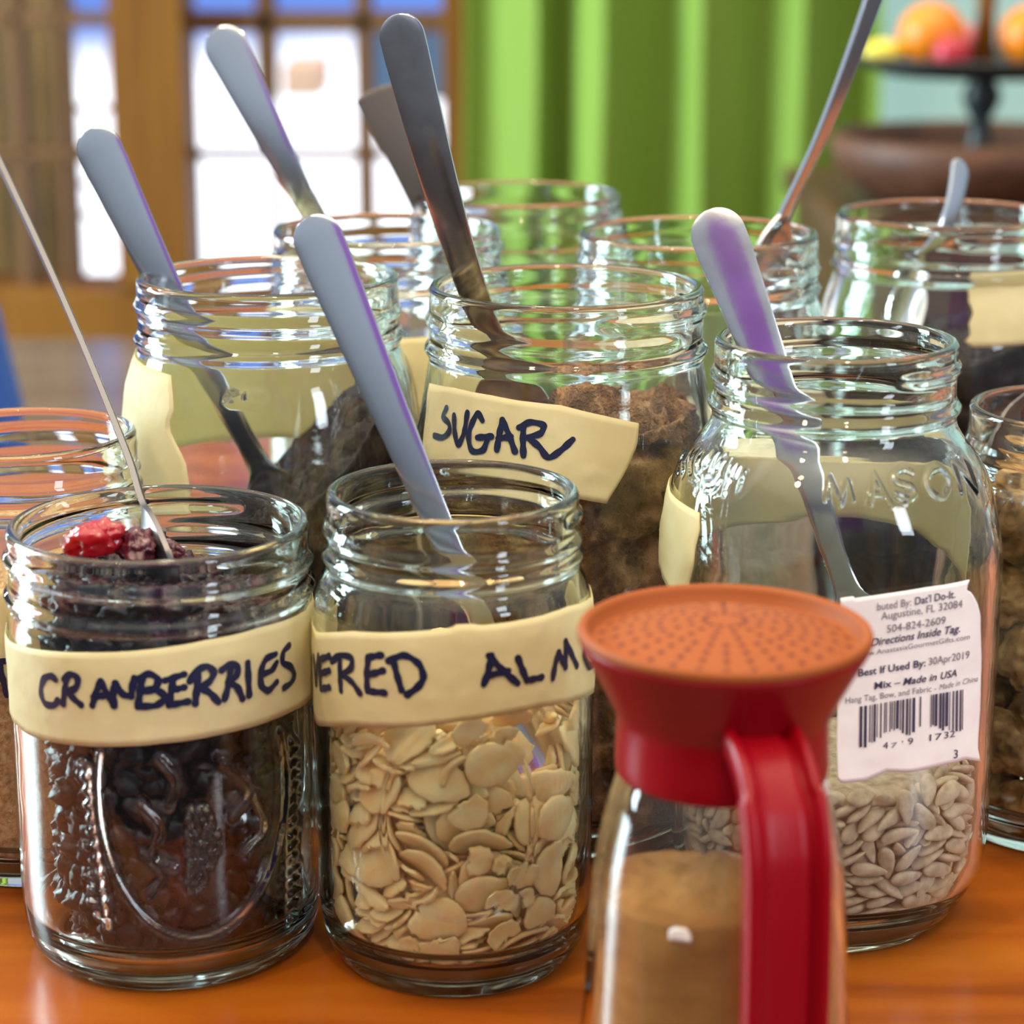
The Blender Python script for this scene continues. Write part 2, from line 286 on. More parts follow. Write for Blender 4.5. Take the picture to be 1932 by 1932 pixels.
# ------------------------------------------------------------------ mason jars
GAP = .0004
class Jar: pass
def make_jar(name, label, X, Y, outer, h, rl, wall, thread, bead, nt=176, sq=0, sqrot=0, emboss=None, step=.0011, front=None, bottom=.004, front_step=.5):
    """outer: (r, z) points from the base edge up to just under the lip; threads and bead are raised on the neck"""
    J = Jar(); J.X, J.Y, J.h, J.sq, J.sqrot = X, Y, h, sq, sqrot
    base = [(.0003, .0022), (outer[0][0]*.72, .0018), (outer[0][0]*.86, .0006)]
    lip = [(rl, h-.0030), (rl, h-.0014), (rl-.0006, h-.0003), (rl-.0016, h), (rl-.0026, h-.0004), (rl-.0032, h-.0018)]
    oc = smooth_curve(base+list(outer)+lip[:2], step)
    oc_z, oc_r = oc[:, 1], oc[:, 0]
    k0 = int(np.argmin(np.abs(oc_r-outer[0][0])+10*np.abs(oc_z-outer[0][1])))
    zz, rr = oc_z[k0:], oc_r[k0:]; od = np.argsort(zz, kind='stable'); J.zz, J.rr = zz[od], rr[od]
    J.wall = wall; J.zin = bottom
    inr = lambda z: np.interp(z, J.zz, J.rr)
    zi = np.linspace(h-.004, bottom+.010, 90)
    def rin(z):
        r = np.minimum(inr(z)-wall, np.interp(z, [0, bead[0]-.012, bead[0]-.001, h], [1, 1, rl-.0032, rl-.0032]))
        t_ = np.clip((z-bottom)/.012, 0, 1); return r-.010*(1-np.sqrt(np.clip(1-(1-t_)**2, 0, 1)))
    J.rin = rin
    zlow_ = bottom+.010*(1-np.cos(np.linspace(PI/2, 0, 12)))
    inner = [(float(rin(z)), z) for z in zi]+[(float(rin(z)), z) for z in zlow_]+[(float(rin(bottom))*f_, bottom+.0006*(1-f_)) for f_ in (.75, .5, .25, .008)]
    lipc = smooth_curve(lip[1:]+[inner[0]], .0005)[1:-1]
    R = np.concatenate([oc[:, 0], lipc[:, 0], [p[0] for p in inner]]); Z = np.concatenate([oc[:, 1], lipc[:, 1], [p[1] for p in inner]])
    n_o = len(oc)
    if front:
        a = np.radians(np.arange(front[0], front[1], front_step)); b = np.radians(np.arange(front[1], front[0]+360, 2.0)); ph = np.concatenate([a, b])
    else: ph = np.linspace(-PI, PI, nt, endpoint=False)
    J.phi = ph
    RR = R[:, None]*J_sq(J, ph[None, :], Z[:, None])
    zo = Z[:n_o, None]; D = np.zeros((n_o, len(ph)))
    z0, pitch, turns, phi0, amp = thread
    for k in range(int(math.ceil(turns))+1):
        a = np.mod(ph-math.radians(phi0), 2*PI)/(2*PI)+k
        fade = np.clip(a/.04, 0, 1)*np.clip((turns-a)/.04, 0, 1)
        D = np.maximum(D, amp*fade*np.exp(-((zo-(z0-pitch*a))/.0016)**2))
    D = np.maximum(D, bead[1]*np.exp(-((zo-bead[0])/.0018)**2))
    D *= (np.abs(zo-h) < .04)
    RR[:n_o] += D
    J.n_o, J.R, J.Z = n_o, R, Z
    if emboss: RR[:n_o] += emboss(J, ph, Z[:n_o])
    Pm = np.stack([RR*np.sin(ph), -RR*np.cos(ph), np.broadcast_to(Z[:, None], RR.shape)], -1)
    J.root = empty('mason_jar', (X, Y, 0)); tag(J.root, label, 'jar', 'mason jars on the wooden table')
    J.glass = link('glass', grid('jar_glass', Pm), M['glass'], J.root); return J
def J_sq(J, ph, z):
    if not J.sq: return np.ones(np.broadcast(ph, z).shape)
    a = ph-math.radians(J.sqrot); n_ = J.sq; s_ = (np.abs(np.cos(a))**n_+np.abs(np.sin(a))**n_)**(-1/n_)
    k = np.clip((z-.004)/.02, 0, 1)*np.clip((.128-z)/.018, 0, 1); k = k*k*(3-2*k); return 1+(s_-1)*k
def rsurf(J, ph, z): return np.interp(z, J.zz, J.rr)*J_sq(J, ph, z)
def hit(J, px, py, off=0.):                # where those sight lines meet the jar's outside: angle and height on the jar
    d = ray(px, py); d = d/d[..., 1:2]; o = np.array([0, 0, CAM_H]); best = None
    ts = np.linspace(J.Y-.062, J.Y+.002, 260)
    Q = o+d[..., None, :]*ts[:, None]; x, y, z = Q[..., 0]-J.X, Q[..., 1]-J.Y, Q[..., 2]
    ph = np.arctan2(x, -y); Fv = np.hypot(x, y)-rsurf(J, ph, z)-off
    neg = Fv <= 0; first = np.where(neg.any(-1), neg.argmax(-1), Fv.argmin(-1))
    i1 = first; i0 = np.maximum(i1-1, 0)
    tk = lambda A, i: np.take_along_axis(A, i[..., None], -1)[..., 0]
    f0, f1 = tk(Fv, i0), tk(Fv, i1); w_ = np.where((f0 > 0) & (f1 <= 0), f0/np.maximum(f0-f1, 1e-12), 1.0)
    tt = ts[i0]*(1-w_)+ts[i1]*w_; Q = o+d*tt[..., None]; return np.arctan2(Q[..., 0]-J.X, -(Q[..., 1]-J.Y)), Q[..., 2]
def on(J, ph, z, off):                     # local point on the jar's outside
    r = rsurf(J, ph, z)+off; return np.stack([r*np.sin(ph), -r*np.cos(ph), z], -1)
def resample(p, n_):
    p = np.asarray(p, float); s = np.r_[0, np.cumsum(np.hypot(*(np.diff(p, axis=0)*[.04, 1]).T))]; q = np.linspace(0, s[-1], n_); return np.stack([np.interp(q, s, p[:, 0]), np.interp(q, s, p[:, 1])], 1)
def edge(J, pts):                          # list of photo points (x, y) or ('a', degrees, height)
    out = []
    for p in pts:
        if p[0] == 'a': out.append((math.radians(p[1]), p[2]))
        elif p[0] == 'e': a, z = hit(J, np.array([p[2]]), np.array([p[3]])); out.append((math.radians(p[1]), z[0]+p[4]))
        else: a, z = hit(J, np.array([p[0]]), np.array([p[1]])); out.append((a[0], z[0]))
    return np.array(out)
def patch(J, name, top, bot, m, left=None, right=None, off=.00025, nu=70, nv=14, wr=.00022, parent=None, seed=1, jag=0):
    T, B = edge(J, top), edge(J, bot)
    L = edge(J, left) if left else np.array([T[0], B[0]]); Rr = edge(J, right) if right else np.array([T[-1], B[-1]])
    T, B, L, Rr = resample(T, nu), resample(B, nu), resample(L, nv), resample(Rr, nv)
    u = np.linspace(0, 1, nu)[None, :, None]; v = np.linspace(0, 1, nv)[:, None, None]
    C = (1-v)*T[None]+v*B[None]+(1-u)*L[:, None]+u*Rr[:, None]-((1-u)*(1-v)*T[0]+u*(1-v)*T[-1]+(1-u)*v*B[0]+u*v*B[-1])
    ph, z = C[..., 0], C[..., 1]
    if jag:
        jg = np.array([vnoise(np.array([[i*.9, seed, 0]]), seed)[0] for i in range(nv)]); wq = np.clip((np.linspace(0, 1, nu)-.93)/.07, 0, 1); ph = ph+jg[:, None]*wq*jag
        wq = np.clip((.05-np.linspace(0, 1, nu))/.05, 0, 1); ph = ph+jg[::-1][:, None]*wq*jag*.7
    n_ = fbm(np.stack([ph*9, z*240, 0*z+seed], -1), seed)
    P_ = on(J, ph, z, off+wr*np.clip(n_+.4, 0, 2))
    o = link(name, grid(name, P_, False, False), m, parent or J.root); s_ = o.modifiers.new('solid', 'SOLIDIFY'); s_.thickness = .00012; s_.offset = 1
    return o
def ribbon(J, name, strokes, width, m, parent, off, org=(0, 0), k=1.0):   # pen strokes drawn on the jar's label
    V, Fs = [], []
    for s in strokes:
        s = np.array(s, float)*k+org
        if len(s) > 2: s = smooth_curve(s, 4.0)
        else: s = np.stack([np.linspace(s[0, i], s[1, i], 12) for i in (0, 1)], 1)
        ph, z = hit(J, s[:, 0], s[:, 1]); R0 = float(np.mean(rsurf(J, ph, z))); q = np.stack([ph*R0, z], 1)
        def put(pp):
            b = len(V); V.extend(on(J, pp[:, 0]/R0, pp[:, 1], off).tolist()); return b
        wv = width*(1+.12*np.sin(np.arange(len(q))*.9+len(V)))
        for i in range(len(q)-1):
            d = q[i+1]-q[i]; l = np.hypot(*d)
            if l < 1e-7: continue
            nn = np.array([-d[1], d[0]])/l/2; b = put(np.array([q[i]-nn*wv[i], q[i+1]-nn*wv[i+1], q[i+1]+nn*wv[i+1], q[i]+nn*wv[i]])); Fs.append((b, b+1, b+2, b+3))
        for i in range(len(q)):
            a = np.linspace(0, 2*PI, 10, endpoint=False); b = put(q[i]+np.stack([np.cos(a), np.sin(a)], 1)*wv[i]/2); Fs.append(tuple(range(b, b+10)))
    return link(name, mesh(name, V, Fs), m, parent, False)
def seg_dist(P_, s):                        # distance of the points to a polyline
    D = np.full(P_.shape[:-1], 1e9)
    for a, b in zip(s[:-1], s[1:]):
        ab = b-a; t_ = np.clip(((P_-a)@ab)/max(ab@ab, 1e-12), 0, 1); D = np.minimum(D, np.linalg.norm(P_-a-t_[..., None]*ab, axis=-1))
    return D
def relief(strokes, amp, wid, dots=(), zmax=9):      # raised moulding on the glass
    def fn(J, ph, Z):
        out = np.zeros((len(Z), len(ph))); R0 = float(np.max(J.rr[(J.zz > .01) & (J.zz < .1)]))
        G = np.stack(np.meshgrid(ph*R0, Z), -1)
        for s in strokes:
            s = np.array(s, float)
            if len(s) > 2: s = smooth_curve(s, 6.0)
            a, z = hit(J, s[:, 0], s[:, 1]); q = np.stack([a*R0, z], 1)
            ui = np.where((ph*R0 > q[:, 0].min()-.003) & (ph*R0 < q[:, 0].max()+.003))[0]; vi = np.where((Z > q[:, 1].min()-.003) & (Z < q[:, 1].max()+.003))[0]
            vi = vi[(vi > 8) & (Z[vi] < zmax)]
            if not len(ui) or not len(vi): continue
            sub = np.ix_(vi, ui); out[sub] = np.maximum(out[sub], amp*np.exp(-(seg_dist(G[sub], q)/wid)**2))
        for x, y, r in dots:
            a, z = hit(J, np.array([x]), np.array([y])); d = np.hypot(G[..., 0]-a[0]*R0, G[..., 1]-z[0]); out = np.maximum(out, amp*1.5*np.sqrt(np.clip(1-(d/r)**2, 0, 1)))
        return out
    return fn
def pint_wide(h, R): return [(R*.80, 0), (R*.86, .0004), (R*.955, .005), (R*.99, .013), (R, .022), (R, .060), (R, h-.032), (R*.992, h-.0265), (R*.975, h-.0225), (R*.970, h-.0185), (R*.970, h-.004)]
def pint_reg(h, R, rl): return [(R*.78, 0), (R*.84, .0004), (R*.94, .0055), (R*.985, .014), (R, .024), (R, .055), (R, h-.040), (R*.985, h-.031), (R*.95, h-.0255), (rl, h-.0205), (rl, h-.017), (rl, h-.004)]
def quart_wide(h, R, rl): return [(R*.76, 0), (R*.82, .0004), (R*.93, .006), (R*.98, .016), (R, .028), (R, .07), (R, h-.062), (R*.985, h-.048), (R*.94, h-.033), (rl*1.005, h-.0225), (rl, h-.0185), (rl, h-.004)]
def quart_reg(h, R, rl): return [(R*.74, 0), (R*.80, .0004), (R*.92, .007), (R*.975, .017), (R, .030), (R, .07), (R, h-.051), (R*.987, h-.0440), (R*.94, h-.0375), (R*.865, h-.0318), (R*.785, h-.0272), (rl*1.02, h-.0238), (rl, h-.0195), (rl, h-.004)]

def ell(cx, cy, a, b, n_=40, t0=0, t1=360): t_ = np.radians(np.linspace(t0, t1, n_)); return np.stack([cx+a*np.cos(t_), cy+b*np.sin(t_)], 1)
# --- front left: wide mouth pint with cranberries
r1 = random.Random(3)
leafs = []
for i in range(15):
    y = 1400+i*22; leafs += [[(548, y), (558+r1.random()*8, y+9), (546, y+24)]]
for i in range(12):
    y = 1440+i*26; leafs += [[(150+r1.random()*14+i*2, y), (168+i*3, y+12), (158+i*4, y+24)]]
leafs += [[(265, 1520), (300, 1560), (290, 1620), (330, 1640)], [(268, 1610), (310, 1650), (282, 1690)], [(480, 1500), (500, 1560), (462, 1610)], [(420, 1440), (470, 1490), (440, 1540)], [(300, 1430), (330, 1470), (318, 1520)]]
grapes = [(360+13*i-5*(j % 2)+r1.random()*4, 1530+15*j, .0011) for j in range(11) for i in range(max(1, 5-abs(j-4)//2))]
J1 = make_jar('cranberry', 'wide mouth glass jar of cranberries with CRANBERRIES written on its tape', -.0968, .5973, pint_wide(.1231, .0423), .1231, .0411, .0030, (.1231-0.0056, .0062, 1.12, 150, .0013), (.1231-.0185, .0015), emboss=relief([ell(362, 1480, 177, 292, 70)]+leafs, .0014, .0009, grapes, .0715), step=.0007, front=(-95, 95))
# --- front centre: pint with almonds
J2 = make_jar('almond', 'pint glass jar of slivered almonds standing between the cranberries and red shaker', -.0160, .5894, pint_reg(.1343, .0383, .0340), .1343, .0340, .0030, (.1343-0.0063, .0064, 1.12, 60, .0013), (.1343-.0178, .0016), emboss=relief([ell(864, 1550, 143, 190, 60)], .0008, .0007, (), .0800), step=.0008, front=(-95, 95), front_step=.7)
# --- right front: square shouldered quart with sunflower seeds
def L9(pts, ox=1540, oy=820, k=.2029): return [(ox+x*k, oy+y*k) for x, y in pts]
mason = [L9(p) for p in ([(95, 590), (120, 400), (225, 640), (290, 420), (335, 610)], [(500, 640), (530, 350), (692, 645)], [(505, 545), (605, 560)], [(892, 345), (800, 310), (720, 365), (745, 430), (885, 480), (925, 545), (850, 602), (735, 560)], [(1060, 330), (1130, 300), (1215, 370), (1235, 470), (1180, 580), (1100, 560), (1035, 480), (1030, 390), (1060, 330)], [(1350, 535), (1285, 290), (1492, 530), (1402, 260)])]
mason = [p if len(p) not in (3, 4, 5) else None for p in mason]
mason_lines = [L9(p) for p in ([(95, 590), (120, 400)], [(120, 400), (225, 640)], [(225, 640), (290, 420)], [(290, 420), (335, 610)], [(500, 640), (530, 350)], [(530, 350), (692, 645)], [(505, 545), (605, 560)], [(1350, 535), (1285, 290)], [(1285, 290), (1492, 530)], [(1492, 530), (1402, 260)])]
L9b = lambda p: [(1240+x*.1656, 820+y*.1656) for x, y in p]
worn = [L9b(p) for p in ([(300, 200), (260, 300), (240, 440)], [(340, 190), (300, 320), (300, 420)], [(440, 200), (380, 330), (380, 500), (470, 540)], [(500, 230), (450, 300), (470, 400)], [(610, 220), (560, 330)], [(700, 330), (640, 480), (560, 500)], [(560, 640), (660, 620), (700, 540)], [(830, 480), (790, 600), (770, 680)], [(870, 380), (860, 480)], [(940, 380), (900, 480)], [(1010, 420), (960, 540), (930, 640)], [(760, 260), (720, 300)])]
J9 = make_jar('sunflower', 'quart glass jar of sunflower seeds with a torn white barcode sticker', .0902, .6207, quart_reg(.1696, .0462, .0337), .1696, .0337, .0031, (.1696-0.0063, .0064, 1.12, 20, .0013), (.1696-.0185, .0017), sq=2.7, sqrot=8, emboss=relief([p for p in mason if p]+mason_lines+worn, .0008, .0006), step=.0007, front=(-95, 95))
# --- second row and behind
J3 = make_jar('brown sugar', 'wide mouth quart jar of brown sugar with SUGAR written on its tape', .0166, .6872, quart_wide(.1738, .0468, .0421), .1738, .0421, .0032, (.1738-0.0058, .0070, 1.12, 10, .0013), (.1738-.0195, .0016), nt=200)
J4 = make_jar('raisin', 'wide mouth quart jar of raisins behind the cranberry jar, tape on its side', -.0775, .7125, quart_wide(.1728, .0482, .0414), .1728, .0414, .0032, (.1728-0.0060, .0066, 1.12, 140, .0013), (.1728-.0195, .0016), nt=200, emboss=relief([[(435, 742), (430, 760), (444, 764), (446, 748), (435, 742)], [(452, 740), (454, 762)], [(466, 742), (462, 760)], [(482, 740), (476, 764), (494, 760), (496, 742)]], .0009, .0007))
J5 = make_jar('oats', 'quart glass jar of pale flakes just behind the raisin jar', -.0453, .8185, quart_wide(.1731, .0482, .0414), .1731, .0414, .0032, (.1731-0.0060, .0066, 1.12, 30, .0013), (.1731-.0195, .0016), nt=128)
J6 = make_jar('back', 'rearmost glass jar of the group in front of the green curtain', .0017, .9086, quart_wide(.1747, .0482, .0416), .1747, .0416, .0032, (.1747-0.0060, .0066, 1.12, -60, .0013), (.1747-.0195, .0016), nt=128)
J7 = make_jar('right back', 'glass jar behind the brown sugar jar with a long thin spoon leaning right', .0655, .7926, quart_wide(.1755, .0482, .0418), .1755, .0418, .0032, (.1755-0.0060, .0066, 1.12, 90, .0013), (.1755-.0195, .0016), nt=128)
J8 = make_jar('dark fruit', 'wide mouth jar of dark dried fruit under the wooden fruit bowl', .1640, .8495, quart_wide(.1745, .0482, .0417), .1745, .0417, .0032, (.1745-0.0060, .0070, 1.12, -10, .0013), (.1745-.0195, .0016), nt=160)
J10 = make_jar('walnut', 'jar of walnut pieces cut off by the right edge of the photo', .1760, .6830, pint_reg(.1365, .0385, .0342), .1365, .0342, .0030, (.1365-0.0063, .0064, 1.12, -60, .0013), (.1365-.0178, .0016), nt=160)
J11 = make_jar('grain', 'jar of tan crumbs cut off by the left edge of the photo', -.1470, .6600, pint_reg(.1340, .0378, .0342), .1340, .0342, .0030, (.1340-0.0063, .0064, 1.12, 100, .0013), (.1340-.0178, .0016), nt=160)

# ------------------------------------------------------------------ tape, handwriting, sticker
tp = patch(J1, 'tape_label', [('e', -100, 21, 1210, .001), (21, 1210), (70, 1224), (158, 1230), (264, 1226), (387, 1207), (493, 1182), (575, 1150), ('e', 100, 575, 1150, .001)], [('e', -100, 53, 1384, .001), (53, 1384), (106, 1401), (211, 1408), (317, 1401), (422, 1384), (510, 1359), (575, 1326), ('e', 100, 575, 1326, .001)], M['tape'], nu=110)
k1 = dict(org=(0, 700), k=.35197)
ribbon(J1, 'handwriting', [[(305, 1650), (285, 1632), (250, 1640), (230, 1690), (235, 1750), (258, 1785), (300, 1785), (318, 1762)],
 [(365, 1635), (355, 1705), (345, 1780)], [(350, 1650), (385, 1622), (420, 1640), (415, 1690), (370, 1718)], [(370, 1718), (405, 1755), (440, 1785)],
 [(500, 1790), (520, 1720), (545, 1660)], [(545, 1660), (575, 1720), (615, 1790)], [(505, 1745), (560, 1735)], [(615, 1790), (612, 1720), (622, 1670)], [(622, 1670), (665, 1730), (705, 1740)], [(705, 1740), (712, 1690), (722, 1640)],
 [(765, 1640), (752, 1720), (742, 1795)], [(735, 1650), (800, 1620), (848, 1650), (835, 1690), (775, 1712)], [(775, 1712), (845, 1708), (885, 1745), (845, 1785), (745, 1795)],
 [(885, 1655), (985, 1622)], [(930, 1640), (918, 1710), (905, 1790)], [(920, 1708), (985, 1692)], [(905, 1788), (1005, 1768)],
 [(1060, 1610), (1052, 1700), (1045, 1780)], [(1015, 1660), (1050, 1605), (1110, 1580), (1142, 1610), (1120, 1660), (1065, 1692)], [(1065, 1692), (1120, 1720), (1168, 1772)],
 [(1232, 1590), (1220, 1680), (1200, 1755)], [(1185, 1600), (1225, 1570), (1268, 1580), (1262, 1630), (1220, 1665)], [(1220, 1665), (1265, 1690), (1295, 1755)],
 [(1322, 1560), (1330, 1735)], [(1470, 1515), (1420, 1540), (1390, 1620), (1398, 1690), (1430, 1710), (1475, 1665)], [(1395, 1625), (1450, 1600), (1475, 1560)],
 [(1540, 1470), (1512, 1500), (1508, 1560), (1550, 1585), (1568, 1630), (1550, 1670), (1515, 1695)]], .00190, M['ink'], tp, .00062, **k1)
tp = patch(J2, 'tape_label', [('e', -110, 600, 1192, 0), (600, 1192), (666, 1190), (852, 1183), (859, 1177), (894, 1176), (905, 1179), (1067, 1144), (1115, 1123), ('e', 115, 1115, 1123, .002)], [('e', -110, 604, 1369, 0), (604, 1369), (666, 1369), (859, 1362), (947, 1348), (1017, 1334), (1088, 1319), (1118, 1306), ('e', 115, 1118, 1306, .001)], M['tape'], nu=110, seed=4)
k2 = dict(org=(560, 820), k=.35197)
ribbon(J2, 'handwriting', [[(90, 1200), (93, 1330)], [(102, 1190), (112, 1335)], [(112, 1335), (126, 1180)],
 [(185, 1185), (130, 1205)], [(135, 1205), (135, 1290), (138, 1362)], [(138, 1280), (185, 1262)], [(138, 1362), (185, 1352)],
 [(240, 1200), (240, 1290), (245, 1370)], [(195, 1215), (240, 1182), (300, 1195), (300, 1245), (250, 1285)], [(250, 1285), (300, 1320), (345, 1382)],
 [(460, 1178), (390, 1190)], [(390, 1190), (382, 1280), (385, 1372)], [(388, 1285), (468, 1262)], [(385, 1372), (475, 1380)],
 [(520, 1200), (540, 1280), (565, 1365)], [(495, 1210), (580, 1180), (660, 1230), (680, 1300), (650, 1350), (595, 1390)],
 [(1000, 1335), (1025, 1260), (1040, 1180)], [(1025, 1180), (1100, 1260), (1180, 1330)], [(1015, 1290), (1130, 1262)],
 [(1180, 1195), (1205, 1260), (1228, 1315)], [(1228, 1315), (1305, 1298)],
 [(1365, 1305), (1375, 1240), (1395, 1165)], [(1395, 1165), (1432, 1245)], [(1432, 1245), (1432, 1105)], [(1432, 1105), (1492, 1238)],
 [(1530, 1130), (1535, 1200), (1560, 1242), (1600, 1200), (1590, 1130), (1545, 1110)]], .00190, M['ink'], tp, .00062, **k2)
tp = patch(J3, 'tape_label', [('a', -70, .1415), (812, 722), (859, 731), (926, 745), (1058, 764), (1141, 784), (1204, 798)], [('a', -70, .104), (800, 868), (859, 887), (940, 908), (1040, 930), (1098, 942), (1144, 950)], M['tape'], right=[(1204, 798), (1201, 838), (1191, 864), (1174, 900), (1151, 937), (1144, 950)], nu=90, seed=8)
k3 = dict(org=(760, 420), k=.33126)
ribbon(J3, 'handwriting', [[(62, 1180), (78, 1045)], [(78, 1045), (92, 1185)], [(92, 1185), (138, 1025)],
 [(258, 1055), (238, 1105), (270, 1140), (275, 1180), (235, 1222), (188, 1212)], [(300, 1095), (305, 1200), (322, 1262), (355, 1200), (375, 1080)],
 [(460, 1125), (435, 1085), (398, 1150), (382, 1230), (405, 1300), (460, 1295), (490, 1225)], [(430, 1222), (510, 1215)],
 [(540, 1292), (555, 1200), (572, 1122)], [(572, 1122), (610, 1210), (642, 1300)], [(550, 1228), (622, 1215)],
 [(690, 1155), (688, 1240), (690, 1325)], [(665, 1165), (730, 1135), (805, 1155), (790, 1195), (715, 1222)], [(715, 1222), (780, 1275), (830, 1335), (900, 1295), (968, 1232)]], .00190, M['ink'], tp, .00062, **k3)
patch(J4, 'tape_label', [('a', -38, .147), ('a', -120, .150), ('a', -200, .147), ('a', -262, .145)], [('a', -27, .104), ('a', -120, .109), ('a', -200, .108), ('a', -262, .106)], M['tape'], left=[('a', -38, .147), ('a', -33, .138), ('a', -36, .132), ('a', -27, .122), ('a', -24, .108), ('a', -27, .104)], nu=90, seed=12)
patch(J5, 'tape_label', [('a', -60, .140), ('a', 60, .141)], [('a', -60, .110), ('a', 60, .111)], M['tape'], seed=14)
patch(J8, 'tape_label', [('a', 2, .158), ('a', 60, .158), ('a', 120, .157)], [('a', 0, .132), ('a', 60, .132), ('a', 120, .131)], M['tape'], seed=15, jag=.06)
patch(J9, 'tape_label', [('a', -58, .1255), ('a', -100, .127), ('a', -180, .1265), ('a', -255, .1265)], [('a', -61, .0975), ('a', -100, .1005), ('a', -180, .1045), ('a', -225, .102), ('a', -258, .094)], M['tape'], left=[('a', -58, .1255), ('a', -55.5, .121), ('a', -56, .116), ('a', -55, .112), ('a', -58, .106), ('a', -58.5, .1), ('a', -60, .0975)], nu=100, seed=17)
tp = patch(J11, 'tape_label', [('a', -60, .0965), ('a', 0, .096), ('a', 75, .098)], [('a', -60, .068), ('a', 0, .067), ('a', 75, .069)], M['tape'], seed=19)
ribbon(J11, 'handwriting', [[(-40, 1252), (18, 1245)], [(0, 1250), (6, 1280), (14, 1311)], [(-60, 1255), (-48, 1315)], [(-48, 1315), (-30, 1255)]], .0017, M['ink'], tp, .00062)

stk = patch(J9, 'sticker', [(1585, 1128), (1610, 1124), (1612, 1128), (1655, 1122), (1745, 1108), (1828, 1093)], [(1580, 1470), (1588, 1477), (1632, 1473), (1672, 1455), (1720, 1456), (1775, 1444), (1822, 1432), (1848, 1436)], M['paper'],
            right=[(1828, 1093), (1822, 1112), (1832, 1118), (1843, 1140), (1848, 1160), (1850, 1250), (1848, 1340), (1843, 1410), (1848, 1436)], left=[(1585, 1128), (1590, 1220), (1580, 1320), (1578, 1400), (1580, 1470)], wr=.00008, nu=60, nv=40, seed=21)
def text_on(J, parts, txt, p0, p1, size, bold=0, shear=0, off=.00062, slant=0):
    cu = bpy.data.curves.new('t', 'FONT'); cu.body = txt; cu.size = 1; cu.offset = bold; cu.shear = shear; cu.resolution_u = 3
    o = bpy.data.objects.new('t', cu); COL.objects.link(o); bpy.context.view_layer.update()
    me = bpy.data.meshes.new_from_object(o.evaluated_get(bpy.context.evaluated_depsgraph_get()))
    bpy.data.objects.remove(o); v = np.array([x.co[:] for x in me.vertices]); fc = [tuple(p.vertices) for p in me.polygons]; bpy.data.meshes.remove(me)
    wd = v[:, 0].max()-v[:, 0].min(); p0, p1 = np.array(p0, float), np.array(p1, float); d = p1-p0
    up = np.array([.045, -1.0]); q = p0+np.outer((v[:, 0]-v[:, 0].min())/wd, d)+np.outer(v[:, 1]*size/.73, up)
    ph, z = hit(J, q[:, 0], q[:, 1]); parts.append((on(J, ph, z, off).tolist(), fc))
kx = lambda x, y: (1352+x*.3002, 1080+y*.3002)
dark, grey = [], []
text_on(J9, grey, 'buted By:', kx(1005, 235), kx(1215, 205), 15); text_on(J9, dark, "Dat'l Do-It.", kx(1240, 200), kx(1490, 155), 15, .010)
text_on(J9, grey, 'Augustine, FL 32084', kx(1030, 295), kx(1535, 215), 15)
text_on(J9, grey, '504-824-2609', kx(1065, 375), kx(1430, 318), 15)
text_on(J9, dark, 'Directions Inside Tag.', kx(968, 460), kx(1520, 370), 15, .014, .25)
text_on(J9, grey, 'www.AnastasiaGourmetGifts.com', kx(880, 530), kx(1580, 415), 10)
text_on(J9, dark, 'Best If Used By:', kx(888, 650), kx(1305, 585), 14, .016); text_on(J9, grey, '30Apr2019', kx(1325, 580), kx(1578, 535), 15)
text_on(J9, dark, 'Mix \u2013', kx(988, 730), kx(1150, 705), 14, .014); text_on(J9, dark, 'Made in', kx(1165, 705), kx(1375, 672), 14, .014, .25); text_on(J9, dark, 'USA', kx(1400, 668), kx(1500, 648), 14, .012, .2)
text_on(J9, grey, 'Hang Tag, Bow, and Fabric -', kx(808, 820), kx(1372, 740), 12); text_on(J9, grey, 'Made in China', kx(1390, 735), kx(1630, 680), 11, 0, .25)
text_on(J9, dark, '4', kx(1040, 1105), kx(1072, 1100), 13); text_on(J9, grey, "7 '", kx(1090, 1100), kx(1165, 1085), 10); text_on(J9, dark, '9', kx(1195, 1078), kx(1228, 1074), 13)
text_on(J9, dark, '17', kx(1330, 1055), kx(1405, 1045), 13); text_on(J9, dark, '32', kx(1420, 1040), kx(1488, 1028), 13); text_on(J9, dark, '3', kx(1480, 1165), kx(1505, 1162), 17)
link('printed_text', mesh('printed_text', *join(dark)), M['print'], stk, False); link('printed_text', mesh('printed_text', *join(grey)), M['print_grey'], stk, False)
bars = []; rb = random.Random(5); x = 898
while x < 1552:
    wb = rb.choice([5, 6, 8, 12, 16]); f_ = (x-898)/654
    if not (1235 < x < 1262 or 1290 < x < 1312):
        y0 = 838-f_*108; y1 = 1085-f_*95-rb.random()*22+(15 if x < 930 else 0)
        if 1000 < x < 1450: y1 -= 40+20*math.sin(x*.03)
        q = np.array([[kx(x+dx+(-3 if t_ else 0)*t_, y0+(y1-y0)*t_-dx*.16) for t_ in (0, .5, 1)] for dx in (0, wb)]).reshape(-1, 2)
        ph, z = hit(J9, q[:, 0], q[:, 1]); bars.append((on(J9, ph, z, .00062).tolist(), [(0, 1, 4, 3), (1, 2, 5, 4)]))
    x += wb+rb.choice([6, 8, 12, 16])
link('barcode', mesh('barcode', *join(bars)), M['print'], stk, False)

